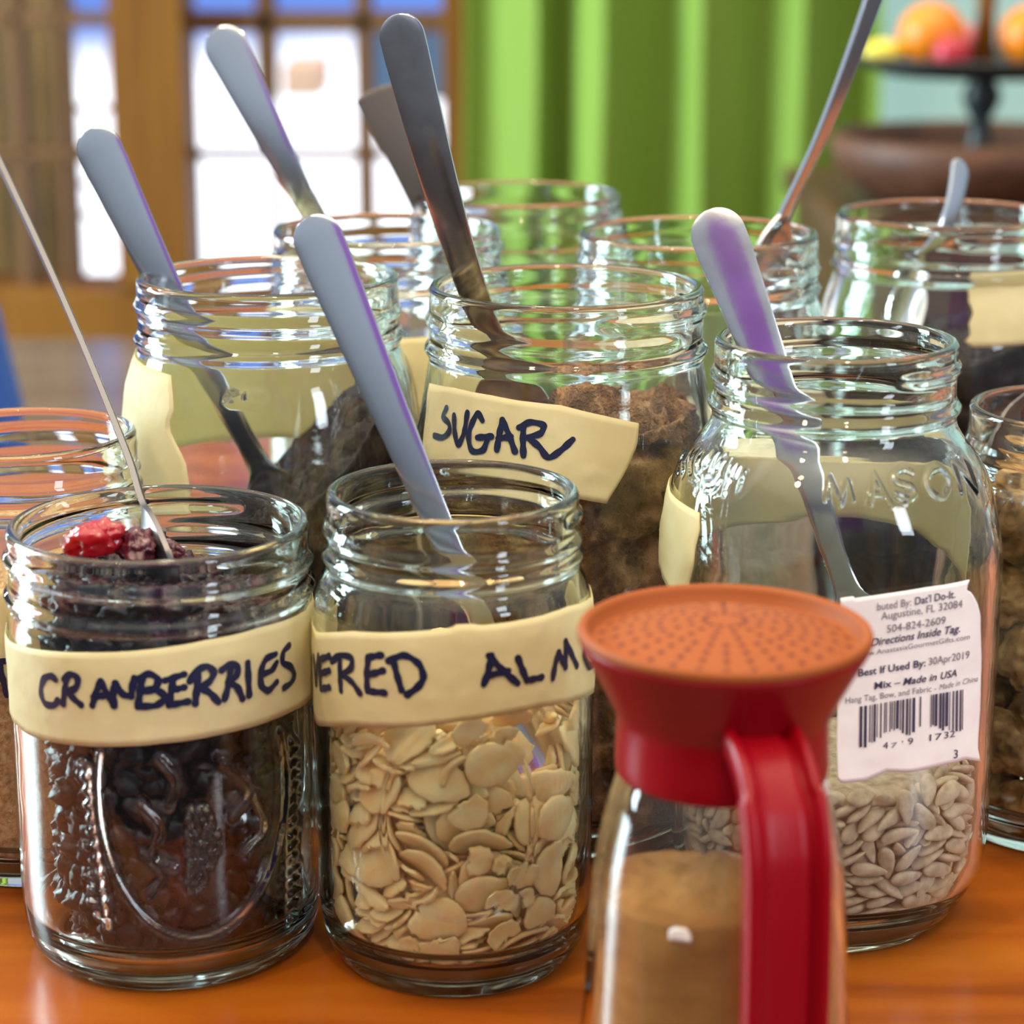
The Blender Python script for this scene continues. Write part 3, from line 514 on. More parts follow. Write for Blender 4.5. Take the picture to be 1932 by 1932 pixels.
# ------------------------------------------------------------------ contents
def fill(J, name, label, m, ztop, amp=.0008, fs=500, seed=1, lump=.004, lfs=90, nth=220, nz_=90, cat='food', top_amp=None, inset=0.0, z0=None, off=None):
    """mass lying inside the jar: follows the inner wall, with its own rough top. ztop(phi, rho) in metres"""
    ph = np.linspace(-PI, PI, nth, endpoint=False); zb_ = (z0 if z0 is not None else J.zin)+GAP
    rows = []
    zw = ztop(ph, 1.0)
    r0 = J.rin(zb_)-GAP-inset
    for f_ in np.linspace(.004, 1, 12)[:-1]: rows.append(np.stack([r0*f_*np.sin(ph), -r0*f_*np.cos(ph), zb_+.0006*(1-f_)+0*ph], -1))
    for f_ in np.linspace(0, 1, nz_):
        z = zb_+(zw-zb_)*f_; r = (J.rin(z)-GAP-inset)*J_sq(J, ph, z)
        if off is not None: r = r-off(ph, z)
        P_ = np.stack([np.sin(ph), -np.cos(ph), z], -1); n_ = fbm(np.stack([r*np.sin(ph), r*np.cos(ph), z], -1)*fs, seed); l_ = fbm(np.stack([r*np.sin(ph), r*np.cos(ph), z], -1)*lfs, seed+9, 2)
        r = r-np.clip(amp*(n_+.6), 0, 1)-np.clip(lump*(l_-.1), 0, 1); rows.append(np.stack([r*np.sin(ph), -r*np.cos(ph), z], -1)); rlast = r
    ta = top_amp if top_amp is not None else amp*1.5
    for f_ in np.linspace(1, 0, 40)[1:]:
        f_ = max(f_, .004); r = rlast*f_; z = ztop(ph, f_); q = np.stack([r*np.sin(ph), r*np.cos(ph), z*0+.5], -1)
        k = min(1, (1-f_)*8); rows.append(np.stack([r*np.sin(ph), -r*np.cos(ph), z+k*(ta*fbm(q*fs, seed+3)+lump*.5*fbm(q*lfs, seed+5, 2))], -1))
    o = link(name, grid(name, np.array(rows)), m); o.location = (J.X, J.Y, 0); tag(o, label, cat, None, 'stuff'); return o
M['cran'] = nz(mat('dark dried cranberries', (.05, .012, .022), .36, Specular_IOR_Level=.35), (90, 90, 90), 4, [(.003, .002, .005), (.010, .004, .010), (.045, .007, .015)], .4, 420, .001)
M['bsugar'] = nz(mat('brown sugar', (.32, .17, .07), .75), (110, 110, 90), 5, [(.055, .022, .007), (.22, .10, .034), (.55, .32, .15)], .8, 1100, .0025)
M['raisin'] = nz(mat('dark raisins', (.035, .022, .026), .6, Specular_IOR_Level=.2), (120, 120, 120), 4, [(.008, .005, .006), (.040, .024, .026)], .5, 350, .002)
M['oats'] = nz(mat('pale oat flakes', (.75, .68, .54), .8), (220, 220, 220), 4, [(.60, .52, .38), (.82, .76, .62)], .5, 500, .001)
M['crumb'] = nz(mat('tan crumbs', (.55, .33, .16), .8), (520, 520, 520), 3, [(.36, .19, .08), (.58, .35, .17), (.72, .48, .27)], .8, 700, .002)
M['cinn'] = nz(mat('cinnamon sugar', (.42, .22, .085), .8), (45, 45, 90), 4, [(.34, .130, .018), (.60, .29, .07)], .3, 1500, .0006)
def berry_mass(J, zt_):
    parts = []; r3 = random.Random(17); z = J.zin+.0088; row = 0
    base_ = [wrinkled('b', 1.0, None, 60+k, (1.15, .92, .78), .30, 2.4, 13) for k in range(6)]
    vs = [(np.array([v.co[:] for v in b.vertices]), [tuple(p.vertices) for p in b.polygons]) for b in base_]
    from mathutils import Euler
    def put(x, y, z, r):
        v, f = vs[r3.randrange(6)]; m3 = np.array(Euler([r3.uniform(-3, 3) for _ in range(3)]).to_matrix()); parts.append(((v*r)@m3.T+[x, y, z], f))
    while z < zt_+.004:
        n_ = 26
        for i in range(n_):
            a = 2*PI*(i+.5*(row % 2)+r3.uniform(-.2, .2))/n_; r = .0052*r3.uniform(.85, 1.2); top = .108+.002*math.cos(a+.6)-.012*max(0, math.sin(a-.1))
            if z > top: continue
            rad = min(float(J.rin(z)), float(J.rin(max(z-.005, J.zin+.001))))-r*1.5-.0002-.0032*max(0, -math.sin(a+.15))**2-r3.uniform(0, .0012); put(rad*math.sin(a), -rad*math.cos(a), z+r3.uniform(-.001, .001), r)
        z += .0078; row += 1
    for k in range(150):
        a, q = r3.uniform(0, 2*PI), .030*math.sqrt(r3.random()); top = .1035+.002*math.cos(a+.6)*q/.034-.012*max(0, math.sin(a-.1))*q/.034; put(q*math.sin(a), -q*math.cos(a), top+r3.uniform(-.002, .0015), .0052*r3.uniform(.85, 1.15))
    n_ = 48; t_ = np.linspace(0, 2*PI, n_, endpoint=False); pr = [(.001, .007), (.026, .007), (.029, .02), (.030, .088), (.024, .096), (.001, .099)]
    V = np.concatenate([np.stack([r*np.sin(t_), r*np.cos(t_), z+0*t_], -1) for r, z in pr]); parts.append((V, [(i*n_+j, i*n_+(j+1) % n_, (i+1)*n_+(j+1) % n_, (i+1)*n_+j) for i in range(5) for j in range(n_)]))
    o = link('dried_cranberries', mesh('dried_cranberries', *join(parts)), M['cran']); o.location = (J.X, J.Y, 0); tag(o, 'dark dried cranberries filling the front left jar', 'food', None, 'stuff')
fill(J3, 'brown_sugar', 'lumpy brown sugar in the jar with the SUGAR tape', M['bsugar'], lambda p, r: .128+.010*np.sin(p)*r+.018*np.exp(-((r*np.sin(p)-.12)**2+(r*np.cos(p)-.35)**2)*7)+0*p, amp=.0012, fs=420, lump=.006, lfs=170, seed=5, top_amp=.0035, nth=360, nz_=160)
fill(J4, 'raisins', 'dark raisins heaped to the right inside the jar behind the cranberries', M['raisin'], lambda p, r: .098+.044*r*np.sin(p-.15)+0*p, amp=.0015, fs=230, lump=.006, lfs=120, seed=7, top_amp=.003)
fill(J5, 'oat_flakes', 'pale flakes filling the jar behind the raisin jar', M['oats'], lambda p, r: .118+0*p, amp=.0005, fs=500, lump=.003, seed=9, nth=120, nz_=40)
fill(J7, 'oat_flakes', 'pale flakes low in the jar with the long thin spoon', M['oats'], lambda p, r: .105+.01*r*np.sin(p)+0*p, amp=.0005, fs=500, lump=.003, seed=10, nth=120, nz_=40)
fill(J8, 'dried_fruit', 'dark dried fruit in the jar under the wooden bowl', M['raisin'], lambda p, r: .124+.012*r*np.sin(p)+0*p, amp=.0015, fs=230, lump=.006, lfs=100, seed=11, top_amp=.003)
fill(J11, 'tan_crumbs', 'fine tan crumbs filling the jar at the left edge', M['crumb'], lambda p, r: .085+0*p, amp=.0005, fs=900, lump=.001, lfs=200, seed=13)
def wrinkled(name, r, m, seed, sq=(1, 1, 1), amp=.25, fs=2.2, n_=28):
    t_ = np.linspace(0, PI, n_)[:, None]; p_ = np.linspace(0, 2*PI, n_*2, endpoint=False)[None, :]
    D = np.stack([np.maximum(np.sin(t_), .004)*np.cos(p_), np.maximum(np.sin(t_), .004)*np.sin(p_), -np.cos(t_)+0*p_], -1)
    k = 1+amp*fbm(D*fs+7*seed, seed); k -= amp*.5*np.abs(fbm(D*fs*1.8+3, seed+4, 2)); return grid(name, D*k[..., None]*r*np.array(sq))
berry_mass(J1, .110)
M['redcran'] = mat('bright red cranberry skin', (.30, .008, .014), .22, Subsurface_Weight=.25, Coat_Weight=.3)
M['darkcran'] = mat('dark red cranberry skin', (.075, .008, .016), .3, Coat_Weight=.3)
def berry(px, py, Y, r, m, seed, label, sq=(1.15, .9, .72)):
    o = link('dried_cranberry', wrinkled('dried_cranberry', r, m, seed, sq), m); o.location = at(px, py, Y); o.rotation_euler = (.2, .3, seed); tag(o, label, 'cranberry', 'cranberries on top of the jar'); return o
berry(178, 1018, .590, .0078, M['redcran'], 3, 'big bright red cranberry on top of the dark cranberries', (1.05, .9, .62))
berry(258, 1030, .592, .0062, M['darkcran'], 5, 'dark red cranberry between the bright red one and the thin spoon')
berry(322, 1036, .596, .0034, M['darkcran'], 6, 'smallest dark cranberry just right of the thin spoon')

# ------------------------------------------------------------------ spoons
def spoon(label, tip, end, m, hw=.0055, neck=.0026, bw=.013, bl_=.045, th=.0016, face=(0, -1, .15), bend=.004, tip_flat=0, shoulder=0, group='spoons standing in the jars'):
    tip, end = Vector(tip), Vector(end); ax = (tip-end); L = ax.length; ax.normalize(); nrm = Vector(face); nrm = (nrm-ax*nrm.dot(ax)).normalized(); sd = ax.cross(nrm).normalized()
    n_ = 120; u = np.concatenate([np.linspace(0, .94, 90)[:-1], 1-.06*(1-np.linspace(0, 1, 31))**2]); s = u*L
    b = np.clip(s/bl_, 0, 1); bowl = bw*np.sqrt(np.clip(1-((b-.42)/np.where(b < .42, .42, .62))**2, 0, 1))
    hx = np.clip((s-bl_)/(L-bl_), 0, 1); hand = neck+(hw-neck)*np.clip(hx*1.12, 0, 1)**1.3
    if shoulder: hand = hand+shoulder*np.exp(-((hx-.38)/.035)**2)
    k = np.clip((s-bl_*.8)/(bl_*.5), 0, 1); k = k*k*(3-2*k); half = bowl*(1-k)+hand*k*np.clip(s/.004, 0, 1)
    d = np.clip((L-s)/(hw*(1.0 if not tip_flat else .25)), 0, 1); half = half*np.sqrt(np.clip(1-(1-d)**2, 0, 1)); half = np.maximum(half, .0002)
    cl = bend*(np.sin(hx*PI*1.1)*1.0-.8*np.exp(-((s-bl_*1.1)/(bl_*.35))**2))
    dish = np.where(b < 1, .006*np.clip(1-((b-.45)/.55)**2, 0, 1), 0)*bw/.013
    cw = np.array([-1, -.985, -.93, -.75, -.5, -.25, 0, .25, .5, .75, .93, .985, 1]); rows = []
    for i in range(n_):
        conv = .055*half[i]*k[i]
        tz = cl[i]-dish[i]*(1-cw**2)+conv*(1-cw**2); t2 = th*(.72+.28*(1-cw**8))*min(1, (half[i]/.0015))
        x_ = cw*half[i]; top = np.stack([x_, tz+t2/2], 1); bot = np.stack([x_[::-1], (tz-t2/2)[::-1]], 1); ring = np.vstack([top, bot])
        rows.append([end+ax*s[i]+sd*a+nrm*c for a, c in ring])
    me = grid('spoon', np.array(rows)-np.array(end))
    o = link('spoon', me, m); me.set_sharp_from_angle(angle=math.radians(38)); o.location = end; tag(o, label, 'spoon', group)
    return o
spoon('polished blue grey spoon handle standing in the almond jar', at(582, 408, .603), at(1042, 1492, .5760), M['steel'], hw=.0067, neck=.0030, bw=.0092, bl_=.040, face=(-.10, -1, .2), bend=.002)
spoon('thin spoon seen edge on standing in the cranberry jar', at(-6, 292, .735), at(345, 1112, .588), M['grey_steel'], hw=.0058, neck=.0024, bw=.010, bl_=.03, th=.0020, face=(1, .12, .2), bend=.0012)
spoon('wide flat spoon handle leaning left out of the raisin jar', at(168, 243, .722), at(606, 1120, .711), M['steel'], hw=.0072, neck=.0032, bw=.013, face=(-.1, -1, .2))
spoon('pale spoon handle leaning left out of the second row oat jar', at(408, 52, .83), at(740, 690, .82), M['steel'], hw=.0078, neck=.0036, bw=.014, face=(-.1, -1, .2))
spoon('tall dark shining tablespoon handle standing in the brown sugar jar', at(746, 28, .672), at(1012, 940, .690), M['worn_steel'], hw=.0068, neck=.0040, bw=.014, face=(-.25, -1, .05), bend=.005)
spoon('flat ended dull grey scoop handle behind the tall dark spoon', at(706, 168, .90), at(905, 640, .905), M['dark_steel'], hw=.0085, neck=.0042, bw=.013, face=(.1, -1, .2), tip_flat=1)
spoon('long thin spoon leaning right past the top of the photo', at(1690, -120, .80), at(1395, 640, .79), M['steel'], hw=.0050, neck=.0026, bw=.011, th=.0022, face=(.75, -.6, .2), bend=.0015)
spoon('purple tinted wide spoon handle standing in the sunflower seed jar', at(1338, 394, .637), at(1704, 1400, .606), M['worn_steel'], hw=.0078, neck=.0030, bw=.0125, face=(.0, -1, .25), shoulder=.0016)
spoon('small spoon handle standing in the dark fruit jar', at(1818, 302, .872), at(1690, 640, .835), M['steel'], hw=.0048, neck=.0026, bw=.009, bl_=.03, face=(.6, -.8, .2))
spoon('dark thin spoon cut off by the right edge in the walnut jar', at(1985, 655, .70), at(1855, 935, .685), M['dark_steel'], hw=.0038, neck=.0020, bw=.009, bl_=.03, face=(.8, -.6, .1))

# ------------------------------------------------------------------ the red topped shaker
sk = empty('sugar_shaker', (.0489, .4955, 0)); tag(sk, 'glass shaker of cinnamon sugar with a red perforated lid and handle', 'shaker')
H = .125
og = [(.0300, 0), (.0325, .001), (.0335, .006), (.0333, .015), (.0318, .03), (.0306, .052), (.0292, .069), (.0262, .083), (.0236, .0925), (.0228, .099), (.0226, .110)]
oc = smooth_curve([(.0003, .002), (.026, .002)]+og, .001); ic = [(.0205, .110), (.0205, .099), (.0214, .092), (.0240, .083), (.0270, .069), (.0284, .052), (.0296, .03), (.0308, .015), (.0300, .009), (.0260, .006), (.0003, .006)]
ic = smooth_curve(ic, .0012)
lathe('glass_body', np.vstack([oc, ic]), 128, M['shaker_glass'], sk)
lidp = [(.0238, .091), (.0246, .0908), (.0249, .093), (.0246, .101), (.0248, .1045), (.0262, .108), (.0300, .1155), (.0332, .1215), (.0338, .1232), (.0330, .1234), (.0312, .1226), (.0300, .1190), (.0250, .109), (.0236, .105)]
lathe('lid', np.vstack([smooth_curve(lidp, .0007), [lidp[0]]]), 128, M['red'], sk)
# sieve: a shallow dome with rows of holes radiating from its centre
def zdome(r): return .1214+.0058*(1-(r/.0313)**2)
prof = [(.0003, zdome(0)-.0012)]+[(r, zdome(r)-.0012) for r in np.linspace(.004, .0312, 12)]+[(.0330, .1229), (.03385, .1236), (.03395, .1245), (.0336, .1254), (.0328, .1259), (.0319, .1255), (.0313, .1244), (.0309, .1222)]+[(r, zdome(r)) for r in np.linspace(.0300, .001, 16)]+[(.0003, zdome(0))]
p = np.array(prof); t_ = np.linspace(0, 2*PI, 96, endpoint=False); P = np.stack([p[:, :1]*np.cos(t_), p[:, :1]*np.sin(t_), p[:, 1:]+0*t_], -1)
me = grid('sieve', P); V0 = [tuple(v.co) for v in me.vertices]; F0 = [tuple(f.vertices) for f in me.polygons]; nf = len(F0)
for i in range(26):
    a = 2*PI*i/26+.05
    for k in range(8):
        r = .0048+k*.0034
        if r < .012 and i % 2: continue
        b = len(V0); hr = .00085
        for j in range(8):
            q = j*PI/4; x, y = r*math.cos(a)+hr*math.cos(q), r*math.sin(a)+hr*math.sin(q); V0.append((x, y, zdome(math.hypot(x, y))+.00006))
        F0.append(tuple(range(b, b+8)))
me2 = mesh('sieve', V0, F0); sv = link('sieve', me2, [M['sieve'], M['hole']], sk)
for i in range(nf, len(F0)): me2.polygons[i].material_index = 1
sv['label'] = 'red perforated lid top with warm light put into its orange colour'
# handle: channel section swept from under the rim down the front
path = smooth_curve([(.0255, .1085), (.0300, .1075), (.0370, .1035), (.0425, .0965), (.0455, .088), (.0468, .075), (.0474, .055), (.0474, .032), (.0462, .020), (.0420, .0125), (.0350, .0105)], .0012)
sec = np.array([(-.0092, -.0045), (-.0095, -.002), (-.0095, .0012), (-.0088, .0022), (-.0072, .0022), (-.0064, .0012), (-.0058, .0002), (-.003, 0), (0, 0), (.003, 0), (.0046, .0002), (.0054, -.0012), (.0062, -.0012), (.0070, .0012), (.0076, .0022), (.0088, .0022), (.0095, .0012), (.0095, -.002), (.0092, -.0045), (.004, -.0052), (-.004, -.0052)])
ah = math.radians(13.5); er = np.array([math.sin(ah), -math.cos(ah), 0]); et = np.array([math.cos(ah), math.sin(ah), 0]); rows = []
tg = np.gradient(path, axis=0); tg /= np.linalg.norm(tg, axis=1)[:, None]
for (r, z), (tr_, tz_) in zip(path, tg):
    nr, nzv = -tz_, tr_                    # outward normal in the radial plane
    if nr < 0 and z > .03: nr, nzv = -nr, -nzv
    rows.append([er*(r+d*nr)+et*w_*(.92 if z > .1 else 1)+np.array([0, 0, z+d*nzv]) for w_, d in sec])
hd = link('handle', grid('handle', np.array(rows)), M['red'], sk)
JS = Jar(); JS.X, JS.Y, JS.sq, JS.root, JS.zz, JS.rr = .0489, .4955, 0, sk, oc[5:, 1], oc[5:, 0]
od = np.argsort(JS.zz, kind='stable'); JS.zz, JS.rr = JS.zz[od], JS.rr[od]
patch(JS, 'paper_scrap', [(1263, 1754), (1275, 1748), (1296, 1751), (1306, 1768)], [(1262, 1772), (1280, 1775), (1303, 1777)], M['paper'], nu=12, nv=5, seed=31)
# cinnamon sugar inside
ph = np.linspace(-PI, PI, 128, endpoint=False); rows = []
ri = lambda z: np.interp(z, ic[::-1, 1], ic[::-1, 0])-.0003
for f_ in (.01, .5, .9): rows.append(np.stack([.0255*f_*np.sin(ph), -.0255*f_*np.cos(ph), .0064+0*ph], -1))
zt2 = .0600+.004*np.cos(ph+.5)+.0018*np.sin(2*ph)
for f_ in np.linspace(0, 1, 50):
    z = .0075+(zt2-.0075)*f_; r = ri(z)-.0001*np.clip(fbm(np.stack([np.sin(ph)*6, np.cos(ph)*6, z*400], -1), 3), 0, 1); rows.append(np.stack([r*np.sin(ph), -r*np.cos(ph), z], -1)); rl_ = r
for f_ in np.linspace(1, .01, 24)[1:]:
    r = rl_*f_; q = np.stack([r*np.sin(ph)*160, r*np.cos(ph)*160, 0*ph], -1); rows.append(np.stack([r*np.sin(ph), -r*np.cos(ph), zt2*f_+(1-f_)*.0690+.0012*fbm(q, 5)*min(1, (1-f_)*6)], -1))
o = link('cinnamon_sugar', grid('cinnamon_sugar', np.array(rows)), M['cinn']); o.location = sk.location; tag(o, 'brown cinnamon sugar half filling the red topped shaker', 'sugar', None, 'stuff')
#PIECES
# ------------------------------------------------------------------ separate pieces: almond flakes, sunflower seeds, walnut pieces
def seed_shape(k):
    r = random.Random(40+k); L, W_, T_ = .0054*(.9+.2*r.random()), .0024*(.88+.24*r.random()), .0014*(.85+.3*r.random())
    t_ = np.linspace(0, PI, 13)[:, None]; p_ = np.linspace(0, 2*PI, 14, endpoint=False)[None, :]
    x = -np.cos(t_)*L+0*p_; s_ = np.maximum(np.sin(t_), .02)**1.05*(1-.34*np.cos(t_+PI))*(1/(1.05)); cx = np.cos(p_)
    y = s_*W_*cx; z = s_*T_*np.sign(np.sin(p_))*np.abs(np.sin(p_))**.8+.0004*np.sin(x/L*2+k)
    y = y+.0003*np.sin(x/L*1.7+k*2)
    return np.stack([x, y+0*z, z], -1)
def flake_shape(k):
    r = random.Random(70+k); n_ = 26; a = np.linspace(0, 2*PI, n_, endpoint=False)
    L, W_ = [(.0084, .0060), (.0078, .0062), (.0072, .0052), (.0060, .0040), (.0064, .0019), (.0050, .0048), (.0050, .0015), (.0036, .0026)][k % 8]
    x = L*np.cos(a); y = W_*np.sin(a)*(1-.28*np.cos(a))
    if k % 8 in (2, 3, 5, 7):
        c = L*(.05+.3*r.random()); j = np.array([r.uniform(-.0007, .0007) for _ in a]); x = np.where(x > c, c+j, x)
    j = np.array([r.uniform(-.00035, .00035) for _ in a]); x = x+j*np.cos(a); y = y+j*np.sin(a)
    th = .00055*(1+.4*r.random()); rows = []
    for f_, zz_ in ((.02, -1), (.55, -1), (.93, -.95), (1, -.3), (1, .3), (.93, .95), (.55, 1), (.02, 1)):
        X_, Y_ = x*f_, y*f_; rows.append(np.stack([X_, Y_, zz_*th+.0014*(X_/L)**2*(1 if k % 2 else -1)+.0005*np.sin(Y_/W_*2.2+k)], -1))
    return np.array(rows)
def walnut_shape(k):
    n_ = 26; t_ = np.linspace(0, PI, n_)[:, None]; p_ = np.linspace(0, 2*PI, n_*2, endpoint=False)[None, :]
    D = np.stack([np.maximum(np.sin(t_), .01)*np.cos(p_), np.maximum(np.sin(t_), .01)*np.sin(p_), -np.cos(t_)+0*p_], -1)
    q = 1+.28*fbm(D*1.7+5*k, 30+k, 2)-.26*np.abs(vnoise(D*3.4+k, 50+k))-.10*np.abs(vnoise(D*7+k, 60+k))
    return D*q[..., None]*np.array([.0125, .0105, .0085])*(.85+.1*(k % 4))

